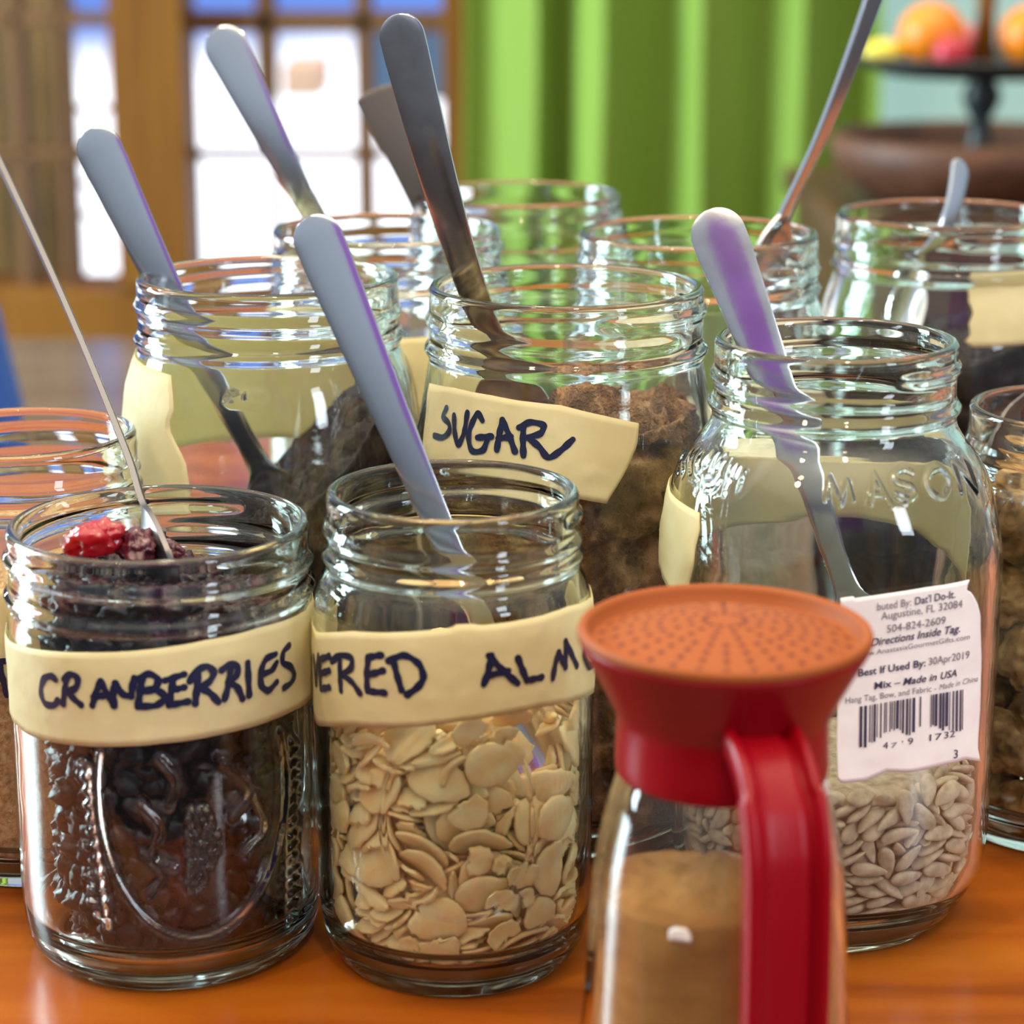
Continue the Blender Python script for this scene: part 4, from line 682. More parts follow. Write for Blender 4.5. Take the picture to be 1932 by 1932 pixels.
# where each piece came to rest in its jar: kind, x, y, z (1/20 mm), turn about x, y, z (degrees)
FLAKES = '3,462,180,125,-6,172,-69;0,435,351,173,141,-14,102;7,264,395,121,-12,-34,113;6,15,449,123,-60,4,-155;4,-305,348,123,2,165,58;6,-318,458,167,36,18,-126;2,-407,274,201,-91,11,-128;6,-414,166,122,-54,1,-105;6,-547,-148,147,135,32,-31;2,-491,-229,159,-29,7,-109;3,-306,-358,166,-62,18,-29;7,-145,-448,123,-13,-39,-45;6,177,-438,123,88,7,13;5,59,-467,117,-13,-2,62;0,349,-383,190,-35,24,78;4,432,-147,114,-174,9,84;6,555,133,190,-85,3,115;1,254,541,191,-10,50,-121;3,-52,582,177,-34,12,-146;6,-129,560,169,134,42,-35;5,-231,492,137,-15,-29,150;0,-308,447,302,110,-31,34;4,-423,329,163,-84,1,-129;4,-477,150,145,-128,8,-121;2,-439,-25,113,5,47,-10;6,-339,-394,195,-91,3,-39;3,-332,-426,141,-23,6,-19;7,-212,-469,155,-153,-11,-60;2,158,-553,230,-180,-40,-23;2,214,-506,140,14,145,-57;4,507,-348,261,-23,24,68;6,518,-105,125,135,8,89;4,623,140,245,121,22,109;1,353,412,270,150,-40,68;6,105,581,168,-5,139,95;0,-128,517,207,-57,-175,26;4,-228,583,245,5,127,107;1,-334,586,570,-92,22,-151;2,-464,208,216,-126,82,36;4,-575,129,197,13,-6,-110;0,-583,-14,279,-39,5,-92;0,-559,-332,294,32,-114,-9;5,-259,-506,163,27,143,52;6,-28,-596,174,18,150,-21;2,-43,-524,246,73,-47,-7;0,336,-471,291,-34,-21,18;6,481,-271,190,-118,13,-73;1,538,-66,237,-47,12,96;4,537,51,165,-50,142,-5;6,460,223,261,-61,-33,-58;0,286,486,324,-33,36,174;6,155,473,166,-63,173,-20;7,61,622,269,-146,46,3;3,-155,622,301,-89,134,12;2,-503,241,222,21,95,-9;6,-615,26,218,-28,-165,-74;6,-531,-1,126,180,19,56;7,-487,-98,247,50,-63,108;7,-230,-467,234,2,-30,-23;4,-119,-568,219,36,-31,-20;4,-21,-475,176,66,29,161;3,261,-425,279,-6,138,-65;3,593,-207,312,-43,125,-101;3,604,-19,195,139,8,81;1,568,124,330,138,14,90;3,456,304,314,45,-19,129;4,126,473,258,109,139,-16;0,-8,578,354,-57,-142,18;1,-101,538,355,-116,-17,53;5,-73,601,539,-133,-19,-98;7,-449,438,277,-60,19,-69;1,-539,325,279,69,38,62;5,-519,-154,326,-17,24,-27;4,-569,-195,282,79,37,-15;7,-153,-508,282,40,-10,-28;2,-76,-662,352,76,-108,10;2,89,-555,258,13,169,-18;2,570,-328,328,-36,-19,-5;6,419,-268,262,-90,-7,33;4,552,-184,230,-46,-31,49;1,581,-34,430,-41,-6,97;1,477,263,424,-119,-2,123;6,175,575,329,93,131,-41;3,88,520,298,82,135,-4;4,-91,527,508,-34,-140,30;4,6,535,582,7,-123,100;7,-457,396,340,-43,-16,-105;3,-341,534,235,-38,94,-101;0,-581,34,334,-153,-11,85;2,-423,-215,179,-126,22,57;3,-335,-444,247,-24,153,-30;5,-401,-411,248,-28,132,-21;1,-191,-534,311,-54,23,176;6,357,-473,380,-82,23,57;3,411,-334,306,-4,45,111;3,494,-224,320,48,-6,-115;2,586,-320,496,-5,-41,-21;5,659,-17,310,-53,63,123;2,268,460,442,-54,-41,123;2,91,502,453,44,-49,-142;0,-173,574,524,126,-25,23;0,-294,497,440,41,12,-141;7,-604,243,271,66,-22,70;4,-621,224,375,117,33,-91;3,-441,258,364,-16,8,-38;0,-527,-131,528,61,-67,-54;1,-485,-270,433,-65,129,-71;5,-431,-313,242,139,59,-54;0,153,-584,418,44,-176,7;2,143,-576,314,-8,-10,-17;6,548,-326,391,107,41,120;2,576,32,390,-31,-10,86;4,587,151,415,89,-20,-84;7,445,376,429,-35,-106,-108;1,520,353,394,-100,70,-70;0,177,605,472,-8,67,81;1,-154,563,699,-40,170,25;7,-440,282,439,-137,33,41;2,-494,319,451,2,53,-49;6,-452,361,410,-19,-11,135;7,-625,222,462,-81,59,94;1,-655,-157,504,-92,3,-81;1,-366,-393,377,36,56,-103;7,-222,-612,300,62,78,-31;1,-73,-627,466,85,164,-7;7,631,-156,404,138,5,4;1,479,-281,423,-60,-9,60;6,502,-36,487,76,8,-83;3,413,296,549,36,-43,-164;6,296,421,518,37,-7,147;6,555,212,512,101,31,21;1,296,480,512,-71,-4,-5;3,11,641,521,70,-16,171;4,-386,384,508,-9,170,25;7,-445,493,412,-98,47,60;5,-581,-2,404,137,5,-114;3,-675,32,491,-81,7,-92;4,-584,-26,654,-102,6,-118;2,-452,-415,413,-52,-165,-39;7,-177,-582,393,18,-6,-87;3,22,-508,400,-61,-119,-9;1,255,-441,441,89,-7,14;5,462,-436,462,95,-27,33;3,647,-18,581,129,-8,76;5,641,172,482,-32,-7,14;7,354,447,399,21,46,-77;6,242,460,664,-4,17,154;1,218,565,658,30,-140,26;2,116,575,609,-34,1,-44;7,-531,368,447,6,32,-16;7,-563,328,574,112,20,-131;1,-506,103,484,90,13,-78;3,-612,55,534,-89,18,101;0,-576,-216,511,83,45,-82;4,-419,-498,538,-41,-156,-39;3,-241,-595,409,-130,6,-76;0,202,-511,576,64,-2,13;7,401,-339,545,-63,-2,56;2,459,-486,392,-37,100,-86;0,608,-168,577,103,22,97;2,546,61,557,24,174,17;1,441,349,597,121,-9,-45;4,58,519,535,-52,-43,-7;5,-9,671,894,92,-34,-11;7,-403,400,588,117,56,36;7,-404,531,371,94,31,65;6,-499,231,523,-48,-41,155;2,-596,135,563,78,-38,116;2,-485,139,634,102,7,-60;5,-415,-445,522,-145,11,-28;2,-368,-486,517,-48,-162,-38;5,-286,-594,434,35,11,-117;5,-436,-500,419,-22,30,-142;5,368,-489,505,83,49,39;5,395,-398,501,110,63,9;0,516,-208,559,117,-11,69;6,633,174,626,-14,-161,-91;1,437,417,638,43,0,125;5,370,506,603,-61,-35,-15;2,316,541,714,-119,55,-82;3,-435,257,543,141,56,-73;7,-502,389,576,-9,77,18;1,-381,460,626,65,124,-16;3,-600,184,759,41,37,166;6,-625,211,557,-7,168,59;6,-535,312,600,-150,61,-7;1,-93,-512,569,-23,70,-120;5,279,-602,352,86,58,18;6,-69,-538,309,-173,30,-59;0,179,-616,610,103,-1,20;1,501,-408,679,92,-79,48;5,500,29,556,-26,81,159;2,509,-67,741,-16,-8,-171;3,614,274,527,58,99,-105;3,398,469,729,28,-13,136;3,120,661,732,140,46,41;0,128,574,747,-8,122,-67;0,-274,457,773,65,140,-3;2,-565,373,736,-86,-6,-134;2,-453,338,657,-145,34,38;4,-569,158,648,60,1,-66;2,-442,-257,669,15,-55,33;7,-243,-489,634,8,-37,-39;5,-4,-502,452,-78,63,14;4,67,-627,375,75,-24,-23;5,367,-564,727,143,-79,-22;4,430,-367,654,-73,-7,64;4,538,-74,667,35,17,69;5,553,99,743,-64,33,-5;1,482,348,810,-37,-162,-60;7,342,581,655,91,-22,-49;7,330,376,738,-114,64,-61;1,-73,533,849,64,-21,-152;4,-422,304,682,-39,-161,54;5,-626,250,702,78,47,-126;3,-509,34,663,91,39,82;1,-606,53,690,47,-13,-99;1,-458,-358,665,-137,18,-42;2,-267,-526,679,8,-44,9;6,5,-620,683,12,-68,-95;2,-4,-589,522,-49,73,-137;3,304,-450,679,22,33,90;5,253,-619,537,107,103,44;4,557,-2,686,45,-157,-40;2,530,-214,800,55,-47,83;6,501,151,638,-121,-19,-66;0,485,308,862,-52,-17,131;5,230,458,766,-44,2,-118;7,668,40,1022,129,42,-29;0,-554,198,878,-123,-13,-132;1,-666,-40,871,-91,-10,-98;5,-583,-106,793,140,-43,-6;6,-520,-116,703,-9,-26,-46;1,-375,-510,734,-79,39,146;2,-250,-584,759,-10,-130,48;4,-210,-597,566,124,-19,6;6,-135,-639,587,-32,144,-8;7,375,-563,557,81,13,-155;4,463,-360,745,-104,-15,47;0,418,-283,698,-97,4,47;2,654,93,658,-43,115,-42;0,607,139,699,-25,117,-14;5,575,135,906,-135,-40,22;4,457,224,856,106,33,-45;1,-345,500,807,-59,24,46;5,-484,229,847,45,36,-159;6,-677,26,1039,70,-26,-95;6,-615,-153,664,115,101,-23;6,-650,118,741,37,23,81;3,-633,-226,651,-14,81,174;6,-291,-430,556,59,172,-32;6,-188,-613,655,90,-9,-54;1,175,-566,720,98,-4,18;3,20,-554,691,-17,115,-86;2,662,-114,805,-73,46,-87;0,505,-288,884,-53,17,-139;1,585,-100,830,-67,33,-84;5,540,172,725,-57,26,3;3,408,301,970,-58,61,-25;2,326,405,852,110,31,-15;2,21,566,785,121,19,43;7,5,566,944,28,48,152;3,-508,53,857,-78,-39,-89;6,-582,-35,843,171,-9,86;1,-462,-406,721,-71,175,-18;1,-336,-459,931,66,-62,118;0,-149,-581,865,25,-45,-167;1,-128,-594,758,129,39,-13;3,103,-669,824,-82,-177,7;5,347,-425,847,107,29,39;2,339,-465,739,-18,44,43;4,576,-30,996,-178,48,-18;0,503,-53,891,89,39,-94;7,584,-251,720,73,46,50;1,598,129,958,-54,2,-75;1,286,505,924,139,62,-2;3,-461,359,757,-12,122,-27;0,-557,310,902,74,-1,-136;6,-424,510,886,32,36,43;2,-496,122,1015,-69,-4,26;2,-561,-211,739,-3,112,154;5,-420,-510,840,44,132,81;2,-75,-498,882,93,7,-10;6,-29,-558,808,17,21,128;7,31,-501,740,-10,105,-84;7,270,-609,769,66,27,9;4,362,-502,849,82,43,59;2,491,-345,894,-137,31,-24;0,556,-383,956,84,4,56;1,570,-124,1021,-47,22,-111;7,499,116,942,63,28,63;2,573,299,1045,-48,115,-12;5,580,225,890,-144,3,35;0,-391,353,1042,87,14,74;3,-530,277,1045,-18,35,148;5,-573,194,977,-4,132,-58;6,-566,43,815,-36,-6,-103;0,-438,-288,943,74,-65,-58;4,-251,-455,805,138,78,-26;0,-15,-543,967,76,67,19;0,142,-591,902,-55,4,10;6,167,-511,707,-128,-43,8;6,447,-444,814,-114,-10,58;0,403,-455,966,-109,5,54;7,545,-145,1103,-20,27,-86;6,478,232,1029,-122,11,75;5,563,45,1076,32,28,-92;6,536,388,991,47,103,-53;5,459,378,966,-48,-47,99;6,-341,384,891,27,-81,-128;4,-528,403,959,110,-11,-144;0,-565,-101,892,-137,-12,94;4,-516,-248,771,-133,-13,-115;2,-607,-289,972,-75,-48,107;2,-162,-600,957,139,-12,-32;5,-115,-488,1064,-84,49,-1;1,70,-588,1011,104,-16,3;6,273,-608,1009,87,-65,-17;1,256,-476,936,-74,-9,29;3,227,-558,977,83,-9,-159;0,492,-337,1100,97,-14,19;1,645,159,1129,-87,18,116;3,192,643,909,-26,-100,-71;1,365,497,937,-60,2,-34;1,-129,593,914,-62,-108,-8;3,-268,550,889,149,-2,2;4,-451,401,1088,-46,135,67;0,-540,258,1099,132,-32,64;2,-591,-19,1030,20,-135,-52;0,-479,-413,933,140,119,-6;2,-269,-505,1022,26,9,133;6,-213,-510,952,115,2,-33;2,60,-546,1044,-65,131,57;5,252,-542,1079,15,172,83;5,555,-369,1303,6,-63,-42;4,478,-426,1156,84,-74,-48;0,471,243,1191,-96,6,-71;2,443,502,995,170,32,39;4,35,655,947,-119,49,-18;3,144,501,991,-101,-17,-1;5,-325,481,972,10,76,2;4,-292,583,917,146,-10,27;0,-565,251,1284,116,-27,68;6,-561,90,1139,104,20,92;4,-614,63,1072,-111,-2,-85;6,-606,-90,1080,19,-125,-77;7,-460,-259,1101,-65,121,-72;4,-313,-528,1110,68,4,-62;2,63,-671,1132,-99,-128,19;6,301,-408,1050,-99,-29,17;6,504,-259,1076,81,-21,25;1,590,-123,1183,61,36,64;5,640,-219,1042,-92,1,-98;7,492,203,960,28,-18,-85;4,283,429,1111,-65,17,149;7,-264,429,953,-54,63,78;2,-458,363,1272,-40,-83,-114;1,-531,244,1199,38,22,-111;0,-493,-134,1073,-104,43,-93;3,-662,33,1114,0,48,166;5,-553,-47,1060,-91,56,98;5,-444,-349,1100,-21,-17,105;4,-272,-456,1124,70,-72,-32;1,-111,-581,1154,-140,-9,-25;2,231,-587,1085,122,57,17;2,233,-502,1124,-77,71,14;2,444,-257,1111,21,137,-31;7,554,13,1149,66,130,69;1,533,23,1255,96,80,-89;7,409,378,981,55,44,-51;1,128,564,1061,45,-42,-159;0,-409,509,1109,86,-86,37;4,-113,541,961,59,170,20;5,-220,495,1026,-58,12,-151;1,-332,467,1192,-142,55,32;1,-576,-214,1115,-32,-121,-111;3,-479,-470,972,51,123,83;1,-344,-508,1162,52,-29,-38;3,-205,-636,1130,12,130,75;6,-7,-662,1343,20,50,-163;5,126,-610,1242,88,-44,-25;1,263,-433,1218,81,36,16;3,437,-453,1132,78,5,24;3,513,-214,1193,-92,31,-72;0,646,-153,1300,-83,-40,-116;1,411,497,1297,71,5,-43;1,586,264,1242,57,46,-94;7,-207,500,1161,-55,-174,-37;6,-172,473,1077,75,-173,9;7,-99,622,1110,-27,-24,84;6,-243,455,1193,-135,-5,28;5,-430,520,1330,-82,35,55;2,-390,-359,1162,-10,83,-142;6,-509,-326,1159,-73,158,-22;7,-275,-495,1211,156,-60,39;2,-184,-533,1314,-84,-5,162;3,247,-540,1130,116,84,24;4,71,-551,1234,96,-22,-12;5,403,-533,1181,15,-94,109;2,485,-413,1326,-121,-29,-109;5,461,-295,1552,110,30,-92;7,434,410,1413,31,1,-49;5,262,497,1548,-141,5,-11;4,-97,604,1039,-57,160,18;0,83,669,1135,83,-8,175;6,-233,567,1072,65,-42,-2;7,-241,631,1071,77,30,8;2,-466,358,1379,20,-124,-28;2,-612,-205,1279,-93,-35,-92;4,-555,-205,1216,-140,25,-101;6,-487,-446,1170,-3,-20,-53;0,-59,-634,1266,62,22,-11;0,391,-351,1459,66,-91,72;3,365,-472,1256,-119,35,27;1,482,-272,1293,-63,-12,67;1,580,16,1339,50,18,68;6,518,-212,1465,-168,-3,-71;7,444,332,1045,-52,154,21;1,307,481,1138,43,31,126;3,-23,520,1049,113,150,-1;6,-80,528,1141,-150,-14,-13;7,-265,526,1144,77,82,77;6,-266,486,1254,64,133,-60;7,-507,168,1292,24,-13,-98;0,-581,45,1313,13,-109,-63;5,-491,-394,1206,-149,23,-76;6,-587,-292,1081,-132,19,-63;4,-563,-262,1290,-80,-9,103;5,56,-504,1283,-26,45,79;1,383,-486,1343,51,-53,49;4,449,-357,1378,151,-24,49;3,479,-172,1390,-14,136,-32;2,514,-52,1495,31,-146,-29;0,502,286,1393,-44,14,132;5,-48,611,1176,10,50,-96;3,117,602,1144,-85,102,-11;1,-230,545,1263,45,-49,-174;1,-669,-6,1582,91,17,101;2,-670,97,1253,93,2,92;0,-560,14,1404,-52,117,96;5,-573,-353,1302,103,-51,-77;5,-466,-185,1242,63,72,86;5,-517,-312,1360,-15,-157,-28;4,-73,-623,1386,-113,-12,0;4,4,-639,1480,60,-20,26;0,232,-634,1363,84,-13,20;7,487,-404,1439,78,6,-144;5,580,-337,1407,104,53,-103;1,533,-204,1594,-134,2,84;1,398,409,1527,102,-9,138;2,213,601,1282,-112,-35,17;0,448,506,1148,-96,-3,-43;7,165,476,1092,-86,29,4;0,189,541,1695,128,15,-15;2,-578,179,1375,-135,15,-113;6,-330,448,1265,-139,-22,69;7,-667,-45,1390,103,114,-52;4,-505,-234,1336,2,13,-72;2,-370,-464,1259,32,7,-30;7,-346,-562,1244,53,8,-40;7,16,-503,1346,104,43,34;5,277,-567,1470,-50,19,45;5,354,-507,1457,-123,28,-9;5,398,-544,1436,-77,47,-125;2,355,365,1445,74,55,-54;1,476,478,1547,-92,5,140;3,489,336,1103,-58,63,125;0,9,590,1273,-124,6,-35;5,540,246,1299,115,-9,100;3,-138,542,1363,9,134,83;5,-644,132,1358,-99,14,99;5,-672,-77,1198,-93,-5,108;6,-650,-142,1357,27,-24,-87;0,-197,-485,1360,76,24,-23;2,-435,-404,1314,-25,49,135;5,-322,-576,1318,-18,-13,-112;5,112,-664,1524,-82,52,22;7,134,-618,1488,22,157,63;2,311,-504,1542,-10,140,-93;3,445,-367,1454,-50,106,-106;6,606,-273,1615,59,87,-91;4,522,-288,1673,-2,-8,-113;3,222,554,1289,81,-37,3;4,248,465,1320,-154,-74,-29;3,87,665,1285,-35,79,36;5,-158,600,1249,-11,110,-132;7,-343,584,1455,75,-39,42;1,-483,-279,1509,65,2,135;3,-547,-199,1389,3,172,87;3,-644,-170,1449,-5,175,19;3,-7,-570,1488,21,-67,-71;1,-231,-572,1479,-127,-27,-16;0,159,-515,1413,-72,142,47;0,145,-584,1648,49,162,38;1,558,56,1487,32,-41,149;6,379,351,1347,-154,-55,-46;4,632,-116,1569,-128,18,79;7,632,-168,1690,-20,46,0;7,627,-81,1624,0,-44,-109;5,303,482,1349,-47,31,136;4,216,619,1381,-62,-152,-44;3,-15,594,1370,50,-21,-8;3,-505,374,1411,59,134,36;0,-504,268,1560,47,34,-123;0,-547,-319,1533,113,44,-25;5,-421,-427,1404,34,-5,-111;4,-599,-303,1437,-95,50,101;7,-117,-506,1545,-105,3,-150;6,-255,-582,1352,-60,-2,123;1,298,-555,1658,20,57,138;2,241,-607,1589,141,-45,-34;2,584,3,1566,27,-136,-40;5,587,-124,1650,13,151,-102;6,535,18,1627,-23,24,67;1,554,251,1520,-61,27,159;4,294,570,1463,-152,-54,36;6,379,439,1360,-56,58,-141;0,-207,547,1435,-39,165,36;3,-303,478,1477,-144,5,2;2,-436,300,1510,79,-52,-108;3,-614,237,1419,-49,32,123;5,-251,-489,1442,-102,15,-22;7,-516,-360,1383,13,39,-15;4,-408,-508,1450,-33,-9,-39;1,-122,-640,1597,-110,-32,11;1,119,-557,1760,138,-52,-5;7,424,-380,1565,96,32,54;3,652,-162,1425,63,76,37;4,491,-202,1719,-169,-5,68;5,628,100,1588,-37,22,24;2,509,128,1640,48,2,174;3,268,506,1621,-3,-151,-98;4,256,555,1509,141,-42,76;0,-287,509,1538,-42,-159,25;5,-544,395,1479,90,-35,-134;3,-541,207,1600,-106,12,-96;5,-512,86,1578,-84,56,112;2,-556,-62,1477,-119,25,104;6,-437,-436,1454,112,-26,-7;3,24,-554,1584,-129,16,-3;6,-86,-532,1455,40,171,12;1,345,-376,1767,87,3,26;4,556,-216,1739,-124,-30,91;1,501,-411,1630,80,-97,53;5,570,3,1687,-14,-1,107;5,666,-24,1649,143,-1,2;6,468,264,1559,115,-16,111;0,186,568,1756,137,20,-7;4,11,569,1455,-72,1,148;1,-305,500,1625,25,36,6;4,-432,509,1538,-84,-18,55;2,-388,316,1359,98,45,-122;1,-502,-232,1730,68,151,-49;3,-334,-586,1555,-75,45,-21;4,-482,-438,1557,-54,-46,-45;4,-352,-527,1541,93,-16,-30;0,-123,-556,1808,0,-126,-101;6,14,-529,1531,41,177,16;2,518,-78,1786,-5,137,-34;5,503,278,1620,-15,127,-22;3,624,247,1682,-118,61,72;7,562,205,1615,15,8,-112;0,506,166,1829,98,-4,110;3,427,269,1627,-5,81,-164;1,128,631,1481,27,62,-73;6,-212,466,1655,40,153,42;3,-354,458,1326,12,51,-12;5,-631,136,1472,49,71,-123;6,-537,-36,1527,-125,-27,112;6,-346,-384,1562,-169,77,-17;0,-413,-484,1663,130,57,9;6,-229,-461,1560,37,-167,-26;0,-66,-657,1840,69,36,-20;2,415,-415,1661,-75,34,14;0,565,-358,1870,96,-54,44;6,570,77,1721,9,164,-55;5,309,403,1667,45,73,105;7,343,365,1561,-77,122,-19;1,440,409,1736,-74,3,-41;3,184,505,1408,-86,-15,20;5,11,506,1276,-83,36,9;1,-35,591,1653,56,-164,-3;0,-414,428,1818,-144,1,55;7,-477,182,1360,-4,62,158;3,-606,296,1515,-73,53,-105;2,-538,-38,1603,-117,73,64;0,-486,-347,1681,142,-43,-78;3,-164,-575,1599,-75,62,19;5,-216,-501,1607,22,116,90;0,338,-423,1897,-115,1,24;3,570,-269,1786,-101,75,13;6,564,-46,1726,-30,168,-54;4,488,293,1668,-136,-19,-65;5,456,347,1716,127,71,-6;0,253,537,1827,29,165,-38;3,-11,632,1497,3,123,-129;7,-137,585,1561,117,27,-72;1,-145,600,1838,-56,38,20;1,-144,615,1741,30,129,-43;0,-604,-4,1727,-75,-53,-95;6,-595,153,1565,-148,3,101;3,-509,400,1673,-87,-133,26;1,-539,220,1747,32,8,55;2,356,-516,1763,-35,115,69;5,33,-525,1682,49,44,-21;7,-250,-516,1634,-25,66,-145;6,628,128,1683,-90,-4,-42;1,614,150,1853,57,-67,114;6,333,455,1707,-42,-132,-21;7,565,193,1730,104,43,-74;1,512,348,1878,128,22,-37;0,-30,522,1580,-103,-127,2;6,174,495,1633,-48,-177,-15;3,43,639,1610,21,105,-108;5,52,601,1863,25,163,3;5,-530,331,1630,58,131,24;7,-485,-121,1561,-87,67,116;5,-466,-209,1730,99,35,-35;0,-346,-504,1773,-117,27,109;6,-270,-456,1713,69,-13,-39;3,40,-574,1781,-55,109,78;0,345,-514,1922,-63,154,39;5,332,-470,1659,59,46,164;3,624,-82,1796,-78,65,-92;3,669,-65,1746,67,74,50;2,134,-516,1796,-64,105,67;2,17,569,1771,-78,55,-86;0,317,499,1927,29,177,-43;1,-322,459,1861,-55,6,-140;3,-349,418,1700,50,21,18;4,-270,494,1718,110,-3,82;4,-559,-307,1760,150,-13,-45;3,-623,238,1623,-63,43,84;1,-559,126,1818,41,-1,67;3,-501,-64,1666,15,81,11;5,-647,-177,1635,-88,47,-62;3,-430,519,1634,89,58,31;6,249,631,1848,-109,14,-17;0,-464,-360,1893,-144,-15,-45;3,431,-255,1771,70,86,31'
